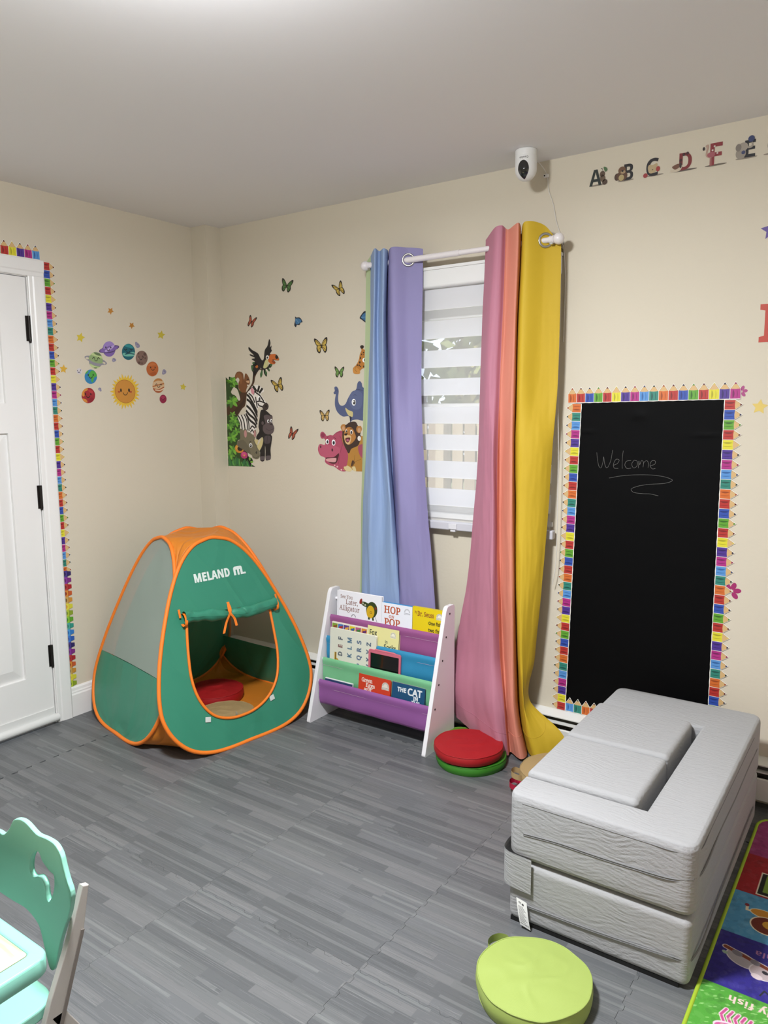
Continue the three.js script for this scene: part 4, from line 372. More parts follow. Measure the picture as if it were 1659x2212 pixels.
// alphabet stickers below the ceiling
{
  const G = 'alphabet animal wall stickers';
  const letter = (ch, label, u, v, hgt, col, sx, extra) => {
    const t = wallThing('letter_decal', label, u, v, G);
    const g = new THREE.ShapeGeometry(fontBold.generateShapes(ch, 1)); g.computeBoundingBox(); const b = g.boundingBox, s = hgt / (b.max.y - b.min.y);
    g.translate(-(b.min.x + b.max.x) / 2, -b.min.y, 0); g.scale(s * sx, s, 1);
    extra(t, 0);
    const m = part('letter', g, M(col, 0.55), t); m.position.z = 0.0003; return t;
  };
  const grey_ = '#8a7f70';
  letter('A', 'dark green letter A wall sticker with a brown ant', 2.148, 2.272, 0.058, '#1c2620', 0.9, (t) => { layer(t, 'ground_print', blob(0.008, 0.001, 0.028, 0.003), grey_, 0); layer(t, 'ant', blob(0.026, 0.038, 0.010, 0.011), '#5a4534', 3); layer(t, 'ant', blob(0.028, 0.022, 0.010, 0.014, 0.3), '#64503c', 3); layer(t, 'ant', blob(0.036, 0.008, 0.010, 0.010), '#4c382a', 3); layer(t, 'leaf', [[0.030, 0.062], [0.042, 0.058], [0.045, 0.048], [0.036, 0.045]], '#4c6b42', 3); layer(t, 'feeler', [[0.020, 0.058], [0.026, 0.054], [0.025, 0.045], [0.027, 0.055], [0.021, 0.060]], '#2c221a', 3); });
  letter('B', 'black letter B wall sticker with a brown beaver', 2.272, 2.272, 0.057, '#120d10', 0.85, (t) => { layer(t, 'ground_print', blob(-0.01, 0.0, 0.03, 0.003), grey_, 0); layer(t, 'beaver', blob(-0.042, 0.017, 0.010, 0.013), '#4a3022', 2); layer(t, 'beaver', blob(-0.024, 0.018, 0.020, 0.018), '#5c3d28', 3); layer(t, 'belly', blob(-0.026, 0.012, 0.010, 0.011), '#b3a070', 4); layer(t, 'beaver', blob(-0.024, 0.038, 0.014, 0.013), '#6b492f', 4); layer(t, 'muzzle', blob(-0.020, 0.031, 0.009, 0.006), '#a98f6c', 5); layer(t, 'nose', blob(-0.022, 0.035, 0.004, 0.003), '#1a1210', 6); });
  letter('C', 'black letter C wall sticker with a pale cat and red ball', 2.358, 2.270, 0.062, '#170e14', 0.95, (t) => { layer(t, 'ground_print', blob(0.01, 0.002, 0.03, 0.003), grey_, 0); layer(t, 'cat', [[-0.016, 0.03], [-0.012, 0.04], [0.0, 0.038], [0.016, 0.042], [0.016, 0.026], [0.008, 0.012], [-0.010, 0.012]], '#b8a37c', 3); layer(t, 'ball', blob(-0.024, 0.006, 0.008, 0.008), '#9a3034', 4); layer(t, 'bow', blob(0.020, 0.022, 0.007, 0.009), '#a0322e', 4); layer(t, 'nose', blob(0.001, 0.022, 0.002, 0.0015), '#3a2018', 4); });
  letter('D', 'dark red letter D wall sticker with a lying dog', 2.472, 2.272, 0.058, '#7c1f20', 0.95, (t) => { layer(t, 'ground_print', blob(0.0, -0.001, 0.04, 0.003), '#5a4f45', 0); layer(t, 'dog', [[-0.05, 0.006], [-0.03, 0.008], [-0.01, 0.018], [-0.018, 0.0], [-0.045, -0.001]], '#cbbda6', 3); layer(t, 'dog', [[-0.045, 0.016], [-0.034, 0.022], [-0.022, 0.024], [-0.02, 0.012], [-0.034, 0.006]], '#6e4630', 4); layer(t, 'ear', blob(-0.016, 0.018, 0.004, 0.010), '#2e1a14', 5); for (const [x, y] of [[-0.016, 0.034], [-0.006, 0.052], [0.006, 0.054]]) layer(t, 'spot', blob(x, y, 0.005, 0.005), '#3c1214', 5); });
  letter('F', 'dark red letter F wall sticker with a pink flamingo', 2.573, 2.270, 0.073, '#86242a', 0.95, (t) => { layer(t, 'ground_print', blob(0.0, 0.0, 0.036, 0.003), '#6a5f50', 0); layer(t, 'flamingo', [[-0.036, 0.068], [-0.028, 0.072], [-0.024, 0.064], [-0.028, 0.044], [-0.014, 0.040], [-0.006, 0.030], [-0.022, 0.026], [-0.034, 0.036], [-0.032, 0.060]], '#b59684', 3); layer(t, 'wing', blob(-0.016, 0.036, 0.013, 0.009), '#a2545c', 4); layer(t, 'beak', blob(-0.041, 0.060, 0.004, 0.006), '#241a18', 4); layer(t, 'leg', [[-0.018, 0.028], [-0.016, 0.0], [-0.014, 0.0], [-0.015, 0.028]], '#b98a80', 4, false); for (const [x, y] of [[-0.006, 0.062], [-0.012, 0.050], [0.004, 0.038]]) layer(t, 'heart', blob(x, y, 0.003, 0.003), '#d8c8c0', 4); });
  letter('E', 'black letter E wall sticker with a grey elephant and blue ball', 2.680, 2.276, 0.055, '#0f0f18', 1.05, (t) => { layer(t, 'ground_print', blob(-0.01, -0.001, 0.034, 0.003), grey_, 0); layer(t, 'elephant', blob(-0.028, 0.016, 0.016, 0.018), '#958c80', 3); layer(t, 'elephant', blob(-0.022, 0.036, 0.016, 0.014), '#a0978a', 4); layer(t, 'ear', blob(-0.036, 0.036, 0.009, 0.012), '#7c736a', 5); layer(t, 'trunk', [[-0.008, 0.034], [0.004, 0.036], [0.004, 0.046], [0.008, 0.046], [0.009, 0.032], [-0.004, 0.028]], '#a0978a', 5); layer(t, 'bow', blob(-0.020, 0.018, 0.006, 0.006), '#3d4268', 6); layer(t, 'ball', blob(0.003, 0.058, 0.010, 0.010), '#2f3a66', 6); });
  letter('G', 'black letter G wall sticker cut off at the right edge', 2.756, 2.276, 0.055, '#120d10', 1.0, (t) => { layer(t, 'ground_print', blob(0, -0.001, 0.034, 0.003), grey_, 0); });
}
// ================================================================ PENCIL AND CRAYON BORDER STRIPS
const PENCIL = { red: ['#b3302a', '#7c1c1c'], blue: ['#2f4fa8', '#1c3078'], green: ['#5f9f2e', '#2f6318'], yellow: ['#d9d032', '#a8a022'], purple: ['#4c2f8c', '#2e1a60'], magenta: ['#ad2a80', '#741556'], sky: ['#5590cf', '#2d5f9c'], teal: ['#2f8272', '#175248'], orange: ['#cf6a2a', '#984416'] };
const SEQ = ['red', 'blue', 'green', 'red2', 'yellow', 'purple', 'magenta', 'sky', 'teal', 'orange'];
const names = [...new Set(SEQ.map((s) => s.replace('2', '')))];
const lead = { red: '#5e1a1a', blue: '#15183a', green: '#4f8a2a', yellow: '#cdbb60', purple: '#1a1030', magenta: '#8a1a4e', sky: '#33406a', teal: '#16302a', orange: '#9c4a28' };
const PP = 0.0349, PH = 0.0605;     // pencil pitch and length on the strip
const pencilTex = canvas(1024, 256, (c, w, h) => {
  names.forEach((n, i) => {
    const [a, b] = PENCIL[n], x = i * 110, s = 110;
    c.fillStyle = '#f3efe6'; c.fillRect(x, 0, s, h);
    c.fillStyle = '#d2ae78'; c.beginPath(); c.moveTo(x + 4, 108); c.lineTo(x + 55, 8); c.lineTo(x + 106, 108); c.fill();
    c.strokeStyle = '#8a6a40'; c.lineWidth = 2.5; c.beginPath(); c.moveTo(x + 4, 108); c.lineTo(x + 55, 8); c.lineTo(x + 106, 108); c.stroke();
    c.fillStyle = lead[n]; c.beginPath(); c.moveTo(x + 42, 34); c.lineTo(x + 55, 6); c.lineTo(x + 68, 34); c.quadraticCurveTo(x + 55, 42, x + 42, 34); c.fill();
    c.fillStyle = a; c.beginPath(); c.moveTo(x + 3, 102); c.quadraticCurveTo(x + 55, 116, x + 107, 102); c.lineTo(x + 107, 250); c.lineTo(x + 3, 250); c.fill();
    c.fillStyle = b; c.beginPath(); c.moveTo(x + 30, 112); c.quadraticCurveTo(x + 62, 180, x + 30, 248); c.quadraticCurveTo(x + 22, 180, x + 30, 112); c.fill();
    c.beginPath(); c.moveTo(x + 70, 112); c.quadraticCurveTo(x + 86, 180, x + 72, 248); c.quadraticCurveTo(x + 72, 180, x + 70, 112); c.fill();
  });
});
const crayCols = [['#4b3b8a', '#2b1a52'], ['#8a3a9a', '#5c1f6a'], ['#b83a3a', '#7c1a24'], ['#d68a3a', '#8c2f1c'], ['#c9a25a', '#7a5a24'], ['#dfd548', '#d29a2c'], ['#b5c43c', '#6a8a1c'], ['#8ac43a', '#3f8a22'], ['#4fa89c', '#1c7a6a'], ['#4f9ad6', '#1a5fae'], ['#3f7ad0', '#1a3f9c'], ['#3a3272', '#1f1440']];
const crayTip = ['#2e2260', '#7c2a80', '#a8222a', '#c4582a', '#c98a34', '#d2cc3a', '#8aa02a', '#5ca02c', '#2f9484', '#2f7ac4', '#2a5ab0', '#261c50'];
const crayonTex = canvas(1024, 256, (c, w, h) => crayCols.forEach(([a, b], i) => {
  const x = i * 84, s = 84; c.fillStyle = crayTip[i]; c.fillRect(x, 0, s, 110); c.fillStyle = a; c.fillRect(x, 106, s, 150); c.fillStyle = b; c.fillRect(x, 104, s, 7); c.beginPath(); c.ellipse(x + 42, 180, 25, 38, 0, 0, 6.3); c.fill();
}));
const pencilMat = M('#ffffff', 0.5, { map: pencilTex }), crayonMat = M('#ffffff', 0.5, { map: crayonTex }), paperMat = M('#efece4', 0.6);
const pencilGeo = {}, crayonGeo = [];
{
  const body = (sx, sy) => polyShape([[-sx, 0.0005], [0, -0.0005], [sx, 0.0005], [sx, sy * 0.60], [0.0006, sy], [-0.0006, sy], [-sx, sy * 0.60]]);
  const mk = (u0, u1, sh, d = 0.0005) => { const g = new THREE.ExtrudeGeometry(sh, { depth: d, bevelEnabled: false }); const p = g.attributes.position, uv = g.attributes.uv; for (let i = 0; i < p.count; i++) uv.setXY(i, u0 + (u1 - u0) * Math.min(1, Math.max(0, p.getX(i) / PP + 0.5)), Math.min(0.995, Math.max(0.005, 1 - p.getY(i) / PH))); for (let i = 0; i < p.count; i++) uv.setY(i, 1 - uv.getY(i)); return g; };
  names.forEach((n, i) => { pencilGeo[n] = mk(i * 110 / 1024, (i + 1) * 110 / 1024, body(PP / 2 - 0.0004, PH)); });
  pencilGeo.back = new THREE.ExtrudeGeometry(body(PP / 2 + 0.0002, PH + 0.0022), { depth: 0.0003, bevelEnabled: false }).translate(0, -0.0012, 0);
  const cs = polyShape([[-0.0154, 0], [0.0154, 0], [0.0154, 0.034], [0.012, 0.0345], [0.0085, 0.052], [-0.0085, 0.052], [-0.012, 0.0345], [-0.0154, 0.034]]);
  crayCols.forEach((_, i) => { const g = new THREE.ExtrudeGeometry(cs, { depth: 0.0005, bevelEnabled: false }); const p = g.attributes.position, uv = g.attributes.uv; for (let k = 0; k < p.count; k++) uv.setXY(k, (i * 84 + 84 * (0.02 + 0.96 * (p.getX(k) / 0.0308 + 0.5))) / 1024, Math.max(0.005, Math.min(0.995, p.getY(k) / 0.0575))); crayonGeo.push(g); });
}
// strip from a to b (wall coordinates), tips pointing to side +1 (left of the direction) or -1
function borderStrip(name, label, wall, a, b, n, first, step, side, off, kind = 'pencil') {
  const t = thing(name, label, 'border strip', [0, 0, 0], 0, kind === 'pencil' ? 'pencil border strips' : undefined);
  onWall(t, wall, a[0], a[1], off);
  const d = V2(b[0] - a[0], b[1] - a[1]), L = d.length(), ang = Math.atan2(d.y, d.x), pitch = L / n;
  const backs = [];
  for (let i = 0; i < n; i++) {
    const q = V2(d.x * (i + 0.5) / n, d.y * (i + 0.5) / n), jit = (rnd() - 0.5) * 0.0008;
    const rot = ang + (side > 0 ? 0 : Math.PI);
    const k = ((first + i * step) % 10 + 10) % 10, cn = SEQ[k].replace('2', '');
    const s = pitch / (kind === 'pencil' ? PP : 0.031);
    const m = part(kind, kind === 'pencil' ? pencilGeo[cn] : crayonGeo[i % 11], kind === 'pencil' ? pencilMat : crayonMat, t);
    m.position.set(q.x, q.y, 0.0006); m.rotation.z = rot + jit * 6; m.scale.set(s, 1, 1);
    if (kind === 'pencil') { const g = pencilGeo.back.clone(); g.scale(s, 1, 1); g.rotateZ(rot); g.translate(q.x, q.y, 0.0001); backs.push(g); }
  }
  if (backs.length) part('paper_backing', merge(backs), paperMat, t, 'white paper edge');
  return t;
}
borderStrip('pencil_border', 'pencil border strip along the top of the door frame', 'l', [-1.56, 2.0985], [-0.964, 2.1015], 17, 11, 1, 1, 0.0008);
borderStrip('pencil_border', 'long pencil border strip running down beside the door frame', 'l', [-0.9576, 2.0976], [-0.9693, 0.6904], 40, 0, 1, 1, 0.0012);
borderStrip('crayon_border', 'crayon border strip below the pencils beside the door frame', 'l', [-0.9662, 0.7065], [-0.9724, 0.1437], 18, 0, 1, 1, 0.0022, 'crayon');
borderStrip('pencil_border', 'pencil border strip along the top edge of the blackboard', 'w', [2.0626, 1.4590], [2.6939, 1.4665], 18, 9, 1, 1, 0.0024);
borderStrip('pencil_border', 'pencil border strip down the right edge of the blackboard', 'w', [2.6419, 1.464], [2.6405, 0.2965], 33, 0, 1, 1, 0.0018);
borderStrip('pencil_border', 'pencil border strip down the left edge of the blackboard, next to the curtain', 'w', [2.0830, 0.1785], [2.1178, 1.4558], 37, 3, 1, 1, 0.0018);
borderStrip('pencil_border', 'short pencil border strip along the bottom of the blackboard behind the sofa', 'w', [2.0852, 0.1800], [2.6384, 0.1800], 16, 7, 1, 1, 0.0026);
// blackboard
{
  const b = thing('blackboard', 'tall black chalkboard sheet framed by pencil borders with Welcome in chalk', 'blackboard', [2.363, 0.178, 0.0006]);
  part('board', sheet((u, v) => { const x = -0.283 + u * 0.566, y = v * 1.29, e = Math.min(1, Math.min(u, 1 - u) * 12, (1 - v) * 20); const w = 0.0006 * Math.max(0, noise(x * 9, y * 14, 2)) * e + 0.0035 * Math.exp(-(((x + 0.02) / 0.03) ** 2 + ((y - 1.235) / 0.02) ** 2)) * e + 0.002 * Math.exp(-(((x - 0.22) / 0.05) ** 2 + ((y - 1.16) / 0.006) ** 2)) + 0.002 * Math.exp(-(((x + 0.22) / 0.04) ** 2 + ((y - 1.17) / 0.005) ** 2)); return V(x, y, 0.0003 + w); }, 80, 160), M('#030304', 0.62, { specularIntensity: 0.2 }), b);
  const chalk = [];
  for (const s of CHALK) { const p = []; for (let i = 0; i < s.length; i += 2) p.push(V(s[i] / 1000 - 2.363, s[i + 1] / 1000 - 0.178, 0.0014)); const g = tube(p, 0.0006, p.length * 8, 4); g.scale(1, 1, 0.35); g.translate(0, 0, 0.0012); chalk.push(g); }
  part('chalk_writing', merge(chalk), M('#7d7d7a', 0.95), b, 'thin grey chalk lettering reading Welcome with a swirl');
}
// ================================================================ CURTAINS AND ROD
const RODY = 2.076, RODZ = 0.10;
{
  const r = thing('curtain_rod', 'white metal curtain rod with round ball ends', 'curtain rod', [1.593, RODY, RODZ]);
  const o = (g) => g.translate(-1.593, -RODY, -RODZ);
  part('rod', o(merge(cyl(V(1.16, RODY, RODZ), V(1.62, RODY, RODZ), 0.0125), cyl(V(1.6, RODY, RODZ), V(2.016, RODY, RODZ), 0.0105))), M('#e6e0e0', 0.3), r);
  for (const [x, s] of [[2.045, 1], [1.141, -1]]) part('finial', o(merge(new THREE.SphereGeometry(0.0215, 32, 20).translate(x + s * 0.002, RODY, RODZ), cyl(V(x - s * 0.034, RODY, RODZ), V(x - s * 0.018, RODY, RODZ), 0.0135), new THREE.TorusGeometry(0.013, 0.003, 10, 24).rotateY(Math.PI / 2).translate(x - s * 0.018, RODY, RODZ), new THREE.TorusGeometry(0.0115, 0.003, 10, 24).rotateY(Math.PI / 2).translate(x - s * 0.026, RODY, RODZ))), M('#e6e0e0', 0.3), r);
  for (const x of [2.022, 1.168]) part('bracket', o(merge(bx(x - 0.006, x + 0.006, RODY - 0.02, RODY - 0.012, 0.0, RODZ + 0.012), bx(x - 0.008, x + 0.008, RODY - 0.05, RODY + 0.01, 0, 0.004))), steel, r);
}
function curtain(name, label, rows, drop, hem, cols, grom) {
  // rows: [height mm, [x, z] per knot]; drop: how far the upper edge hangs below the top per knot; hem: height of the lower edge per knot
  const n = rows[0][1].length / 2, top = rows[0][0] / 1000;
  const yk = rows.map((r) => r[0] / 1000);
  const cr = (a, b, c, d, t) => 0.5 * (2 * b + (c - a) * t + (2 * a - 5 * b + 4 * c - d) * t * t + (3 * b - a - 3 * c + d) * t * t * t);
  const at = (arr, k) => arr[Math.max(0, Math.min(arr.length - 1, k))];
  const spl = (arr, s) => { const i = Math.min(arr.length - 2, Math.floor(s)), t = s - i; return cr(at(arr, i - 1), at(arr, i), at(arr, i + 1), at(arr, i + 2), t); };
  const col = (k, y, c) => { // knot k coordinate at height y, monotone between rows
    let i = 0; while (i < yk.length - 2 && y < yk[i + 1]) i++; const t = Math.max(0, Math.min(1, (yk[i] - y) / (yk[i] - yk[i + 1]))); const g = (j) => rows[Math.max(0, Math.min(rows.length - 1, j))][1][2 * k + c] / 1000; const s = t; return cr(g(i - 1), g(i), g(i + 1), g(i + 2), s);
  };
  const cx = rows[0][1][0] / 1000, o = V(rows[5][1][8] / 1000, 0, 0.1);
  const T = thing(name, label, 'curtain', [o.x, 0, o.z]);
  const P = (s, v) => {
    const hy = spl(hem, s), tp = top - spl(drop, s) - 0.003 * Math.sin(s * 2.1), y = tp - v * (tp - hy);
    const X = [], Z = []; for (let k = 0; k < n; k++) { X.push(col(k, y, 0)); Z.push(col(k, y, 1)); }
    let x = spl(X, s), z = spl(Z, s);
    const fold = Math.min(1, v * 1.6);
    x += 0.004 * fold * noise(s * 1.2, y * 2.2, 7); z += 0.007 * fold * noise(s * 1.6 + 4, y * 2.6, 1) + 0.0025 * noise(s * 5, y * 9, 4) * fold;
    z = Math.max(z, 0.068);
    return V(x - o.x, y, z - o.z);
  };
  cols.forEach(([s0, s1, c, lb]) => {
    const g = sheet((u, v) => P(s0 + u * (s1 - s0), v), Math.ceil((s1 - s0) * 14), 170, [(s1 - s0) * 0.5, 14]);
    part('fabric_panel', g, M(c, 0.7, { bumpMap: bumpWeave, bumpScale: 0.0002 }), T, lb);
    // stitched hem line a little above the lower edge
    const pts = []; for (let i = 0; i <= 14; i++) { const q = P(s0 + (s1 - s0) * i / 14, 0.958); q.z += 0.0008; pts.push(q); }
    part('hem_stitch', tube(pts, 0.0008, 40, 5), M(c, 0.7), T);
  });
  for (const s of grom) {
    const a = P(s - 0.05, 0.026), b = P(s + 0.05, 0.026), c = P(s, 0.026); c.y = RODY; const d = b.sub(a).setY(0).normalize(), nrm = V(-d.z, 0, d.x);
    const g = new THREE.TorusGeometry(0.0245, 0.0048, 12, 36); g.lookAt(nrm); const sg = nrm.z < 0 ? -1 : 1; g.translate(c.x + sg * nrm.x * 0.003, c.y, c.z + sg * nrm.z * 0.003);
    part('grommet', g, steel, T, 'silver ring');
  }
  return T;
}
curtain('curtain', 'curtain panel in pale green, light blue and purple stripes left of the window', CURTAIN_L, [0.03, 0.01, 0, 0.004, 0, 0.01, 0.02, 0, 0.006, 0.012], Array(10).fill(0.02), [[0, 1, '#b9cba0', 'pale green stripe'], [1, 6, '#8ea4c8', 'light blue stripe'], [6, 9, '#8a84b0', 'purple stripe']], [8]);
curtain('curtain', 'curtain panel in pink, orange and yellow stripes right of the window', CURTAIN_R, [0.025, 0, 0, 0.004, 0.006, 0, 0.004, 0.02, 0, 0.012, 0.082], [0.075, 0.05, 0.03, 0.014, 0.014, 0.014, 0.016, 0.02, 0.02, 0.03, 0.115], [[0, 3, '#b8788b', 'pink stripe'], [3, 7, '#d28570', 'orange stripe'], [7, 10, '#c6a522', 'yellow stripe']], [9]);
// ================================================================ SECURITY CAMERA AND CABLES
{
  const c = thing('security_camera', 'white dome security camera with black lens face hanging from the ceiling', 'camera', [1.934, H, 0.157]);
  const prof = [[0.0001, 0], [0.0395, 0], [0.0405, -0.002], [0.0405, -0.022], [0.0395, -0.0235], [0.0395, -0.0245], [0.0405, -0.026], [0.0405, -0.068]];
  const rad = (y) => (y > -0.068 ? 0.0405 : 0.0405 * Math.sqrt(Math.max(0, 1 - ((y + 0.068) / 0.043) ** 2)));
  for (let i = 1; i <= 16; i++) { const y = -0.068 - 0.043 * Math.sin(i / 16 * Math.PI / 2); prof.push([Math.max(1e-4, rad(y)), y]); }
  part('housing', new THREE.LatheGeometry(prof.map(([r, y]) => V2(r, y)), 64), whitePlastic, c);
  const face = (name, a0, y0, ra, ry, off, mat) => part(name, sheet((u, v) => { const t = u * 6.2832, a = a0 + v * ra * Math.cos(t), y = y0 + v * ry * Math.sin(t), r = rad(y) + off; return V(r * Math.sin(a), y - off * 0.5 * (y < -0.07), r * Math.cos(a)); }, 40, 10), mat, c);
  const dir = Math.atan2(3.188 - 1.934, 2.9075 - 0.157) - 0.26;
  face('lens_face', dir, -0.076, 0.52, 0.031, 0.0012, M('#0a0a0c', 0.12, { clearcoat: 1 }));
  face('lens', dir - 0.03, -0.078, 0.17, 0.0075, 0.003, M('#15171c', 0.05, { clearcoat: 1, metalness: 0.3 }));
  // maker's lettering printed upside down on the housing
  const txt = new THREE.ShapeGeometry(fontBold.generateShapes('Conico', 0.0075)); txt.computeBoundingBox(); const w = txt.boundingBox.max.x; txt.translate(-w / 2, 0, 0); txt.rotateZ(Math.PI);
  { const p = txt.attributes.position; for (let i = 0; i < p.count; i++) { const a = dir + 0.05 + p.getX(i) / 0.0405, y = -0.0315 + p.getY(i); p.setXYZ(i, 0.0409 * Math.sin(a), y, 0.0409 * Math.cos(a)); } txt.computeVertexNormals(); }
  part('lettering', txt, M('#55534f', 0.7), c, 'small upside down grey lettering');
}
{
  const k = thing('cable_clip', 'small white cable clip on the wall below the ceiling camera', 'cable clip', [1.953, 2.340, 0]);
  part('clip_body', rbx(-0.010, 0.010, -0.006, 0.006, 0.0005, 0.014, 0.003), whitePlastic, k);
  part('clip_hole', new THREE.CylinderGeometry(0.003, 0.003, 0.002, 14).rotateX(Math.PI / 2).translate(-0.005, 0, 0.0145), blackMat, k);
  const cm = M('#dcd8d0', 0.5);
  solo('cable', tube([V(1.94, H - 0.004, 0.118), V(1.945, H - 0.02, 0.07), V(1.953, 2.352, 0.012), V(1.958, 2.33, 0.006), V(1.962, 2.287, 0.004), V(1.982, 2.232, 0.004), V(1.997, 2.164, 0.004), V(2.022, 2.09, 0.004), V(2.036, 2.0, 0.004), V(2.038, 1.7, 0.004)], 0.0018, 80, 6), cm, 'thin pale camera cable running down the wall behind the rod end', 'cable');
  solo('blind_cord', tube([V(2.034, 2.03, 0.045), V(2.040, 1.8, 0.048), V(2.036, 1.55, 0.05), V(2.044, 1.3, 0.048), V(2.046, 1.05, 0.046), V(2.044, 0.9, 0.04), V(2.038, 0.78, 0.036), V(2.026, 0.72, 0.034)], 0.0016, 70, 6), cm, 'thin looped blind cord hanging right of the yellow curtain', 'cord');
}
// ================================================================ POP-UP TENT
{
  const O = V(0.46, 0, 0.6);
  const T = thing('play_tent', 'green and orange pop-up play tent standing in the room corner', 'tent', [O.x, 0, O.z]);
  const nylon = { bumpMap: bumpCrease, bumpScale: 0.008 };
  const green = M('#388c70', 0.42, { ...nylon, transmission: 0.12, thickness: 0 }), orange = M('#d9811f', 0.55, { ...nylon, transmission: 0.12, thickness: 0 }), piping = M('#ee7d20', 0.6);
  const mesh = M('#a9b5ab', 0.8, { transparent: true, opacity: 0.72 }), mesh2 = M('#a9b5ab', 0.8, { transparent: true, opacity: 0.28 });
  const prof = new THREE.CatmullRomCurve3([[0, 0], [0.12, 0], [0.22, 0.012], [0.30, 0.045], [0.365, 0.11], [0.40, 0.2], [0.385, 0.33], [0.345, 0.46], [0.295, 0.58], [0.24, 0.69], [0.17, 0.79], [0.09, 0.852], [0, 0.872]].map(([x, y]) => V(x, y, 0)), false, 'centripetal');
  const N = 48, half = prof.getPoints(N);
  const face = (px, pz, deg, k, ws, hs = 1, skew = 0) => {
    const a = deg * Math.PI / 180, n = V(Math.sin(a), 0, Math.cos(a)), r = V(Math.cos(a), 0, -Math.sin(a));   // deg: direction the face looks to, from +z towards +x
    const pt = (s, y, off = 0) => V(px, 0, pz).sub(O).addScaledVector(r, s * ws + skew * y).add(V(0, y * hs + 0.004, 0)).addScaledVector(n, -k * y * hs + off);
    return { pt, n, r, R: half.map((p) => pt(p.x, p.y)), L: half.map((p) => pt(-p.x, p.y)) };
  };
  const fr = face(0.904, 0.659, 82, 0.30, 1), lf = face(0.350, 0.962, -12, 0.28, 0.86, 1, 0.06), bk = face(0.10, 0.455, -100, 0.27, 0.84), rt = face(0.465, 0.105, 178, 0.32, 0.88);
  const ring = (f) => tube([...f.R.slice(0, N), ...[...f.L].reverse().slice(0, N)].filter((_, i) => i % 2 === 0), 0.0085, 160, 8, true);
  const fill = (f, y0, y1, sag, uvs) => { // part of a face between two heights of the loop parameter
    const i0 = half.findIndex((p) => p.y >= y0), i1 = y1 >= 0.87 ? N : half.findIndex((p) => p.y >= y1);
    return sheet((u, v) => { const q = i0 + v * (i1 - i0), i = Math.min(N - 1, Math.floor(q)), t = q - i; const a = f.L[i].clone().lerp(f.L[i + 1], t), b = f.R[i].clone().lerp(f.R[i + 1], t); const p = a.lerp(b, u); return p.addScaledVector(f.n, (-sag * 4 * u * (1 - u) * Math.sin(Math.PI * Math.min(1, q / N)) + 0.004 * noise(u * 4, v * 5, y0 * 9) * 4 * u * (1 - u))); }, 24, 24, uvs ?? [1.1, 1.1]);
  };
  // front with the rounded doorway
  const shF = new THREE.Shape([...half.map((p) => V2(p.x, p.y)), ...[...half].reverse().slice(1).map((p) => V2(-p.x, p.y))]);
  const doorPts = [[-0.204, 0.556], [-0.228, 0.42], [-0.236, 0.305], [-0.217, 0.22], [-0.170, 0.152], [-0.10, 0.118], [-0.02, 0.110], [0.06, 0.120], [0.140, 0.158], [0.197, 0.222], [0.226, 0.316], [0.232, 0.413], [0.234, 0.532]];
  const doorCurve = new THREE.CatmullRomCurve3(doorPts.map(([x, y]) => V(x, y, 0)), false, 'centripetal').getPoints(60);
  const hole = new THREE.Path([...doorCurve.map((p) => V2(p.x, p.y)), V2(0.13, 0.548), V2(0.0, 0.556), V2(-0.1, 0.562)]); shF.holes.push(hole);
  const gF = new THREE.ShapeGeometry(shF);
  { const p = gF.attributes.position, uv = gF.attributes.uv; for (let i = 0; i < p.count; i++) { const s = p.getX(i), y = p.getY(i); uv.setXY(i, s * 1.3, y * 1.3); const q = fr.pt(s, y); p.setXYZ(i, q.x, q.y, q.z); } gF.computeVertexNormals(); }
  part('front_panel', gF, green, T);
  part('door_trim', tube(doorCurve.filter((_, i) => i % 3 === 0).map((p) => fr.pt(p.x, p.y, 0.003)), 0.0062, 90, 8), piping, T);
  part('mesh_window', fill(lf, 0.285, 0.88, 0.012), mesh, T, 'grey see-through mesh');
  part('side_panel', fill(lf, 0, 0.29, 0.008, [0.9, 0.35]), green, T);
  part('rear_panel', fill(bk, 0, 0.88, 0.01), green, T);
  part('mesh_window', fill(rt, 0.22, 0.88, 0.008), mesh2, T, 'grey see-through mesh');
  part('side_panel', fill(rt, 0, 0.225, 0.008, [0.9, 0.3]), green, T);
  for (const f of [fr, lf, bk, rt]) part('hoop_piping', ring(f), piping, T, 'orange piping');
  // corner gussets, roof and floor
  const gus = (A, B) => { const a = new THREE.CatmullRomCurve3(A), b = new THREE.CatmullRomCurve3(B); return sheet((u, v) => { const p = a.getPoint(v).lerp(b.getPoint(v), u), q = Math.sin(Math.PI * u) * Math.sin(Math.PI * v); return p.add(V(O.x - 0.46 - p.x * 0.09 * q, 0, -p.z * 0.09 * q)); }, 8, 60, [0.6, 2]); };
  part('corner_gusset', gus(fr.L, lf.R), orange, T); part('corner_gusset', gus(lf.L, bk.R), orange, T); part('corner_gusset', gus(bk.L, rt.R), orange, T); part('corner_gusset', gus(rt.L, fr.R), orange, T);
  const quad = (i, lift) => { const c = [fr.R[i], lf.R[i], bk.R[i], rt.R[i]]; return sheet((u, v) => { const p = c[0].clone().lerp(c[3], u).lerp(c[1].clone().lerp(c[2], u), v); p.y += lift * 16 * u * (1 - u) * v * (1 - v); return p; }, 10, 10, [0.6, 0.6]); };
  part('roof_patch', quad(N, -0.018), orange, T); part('floor_sheet', quad(0, 0.004), orange, T);
  // rolled-up door flap
  const flap = []; for (let i = 0; i <= 16; i++) { const s = -0.222 + 0.484 * i / 16; flap.push(fr.pt(s, 0.556 + 0.012 * Math.cos(i / 16 * 5.2) - 0.02 * (i / 16), 0.016)); }
  const fc = new THREE.CatmullRomCurve3(flap);
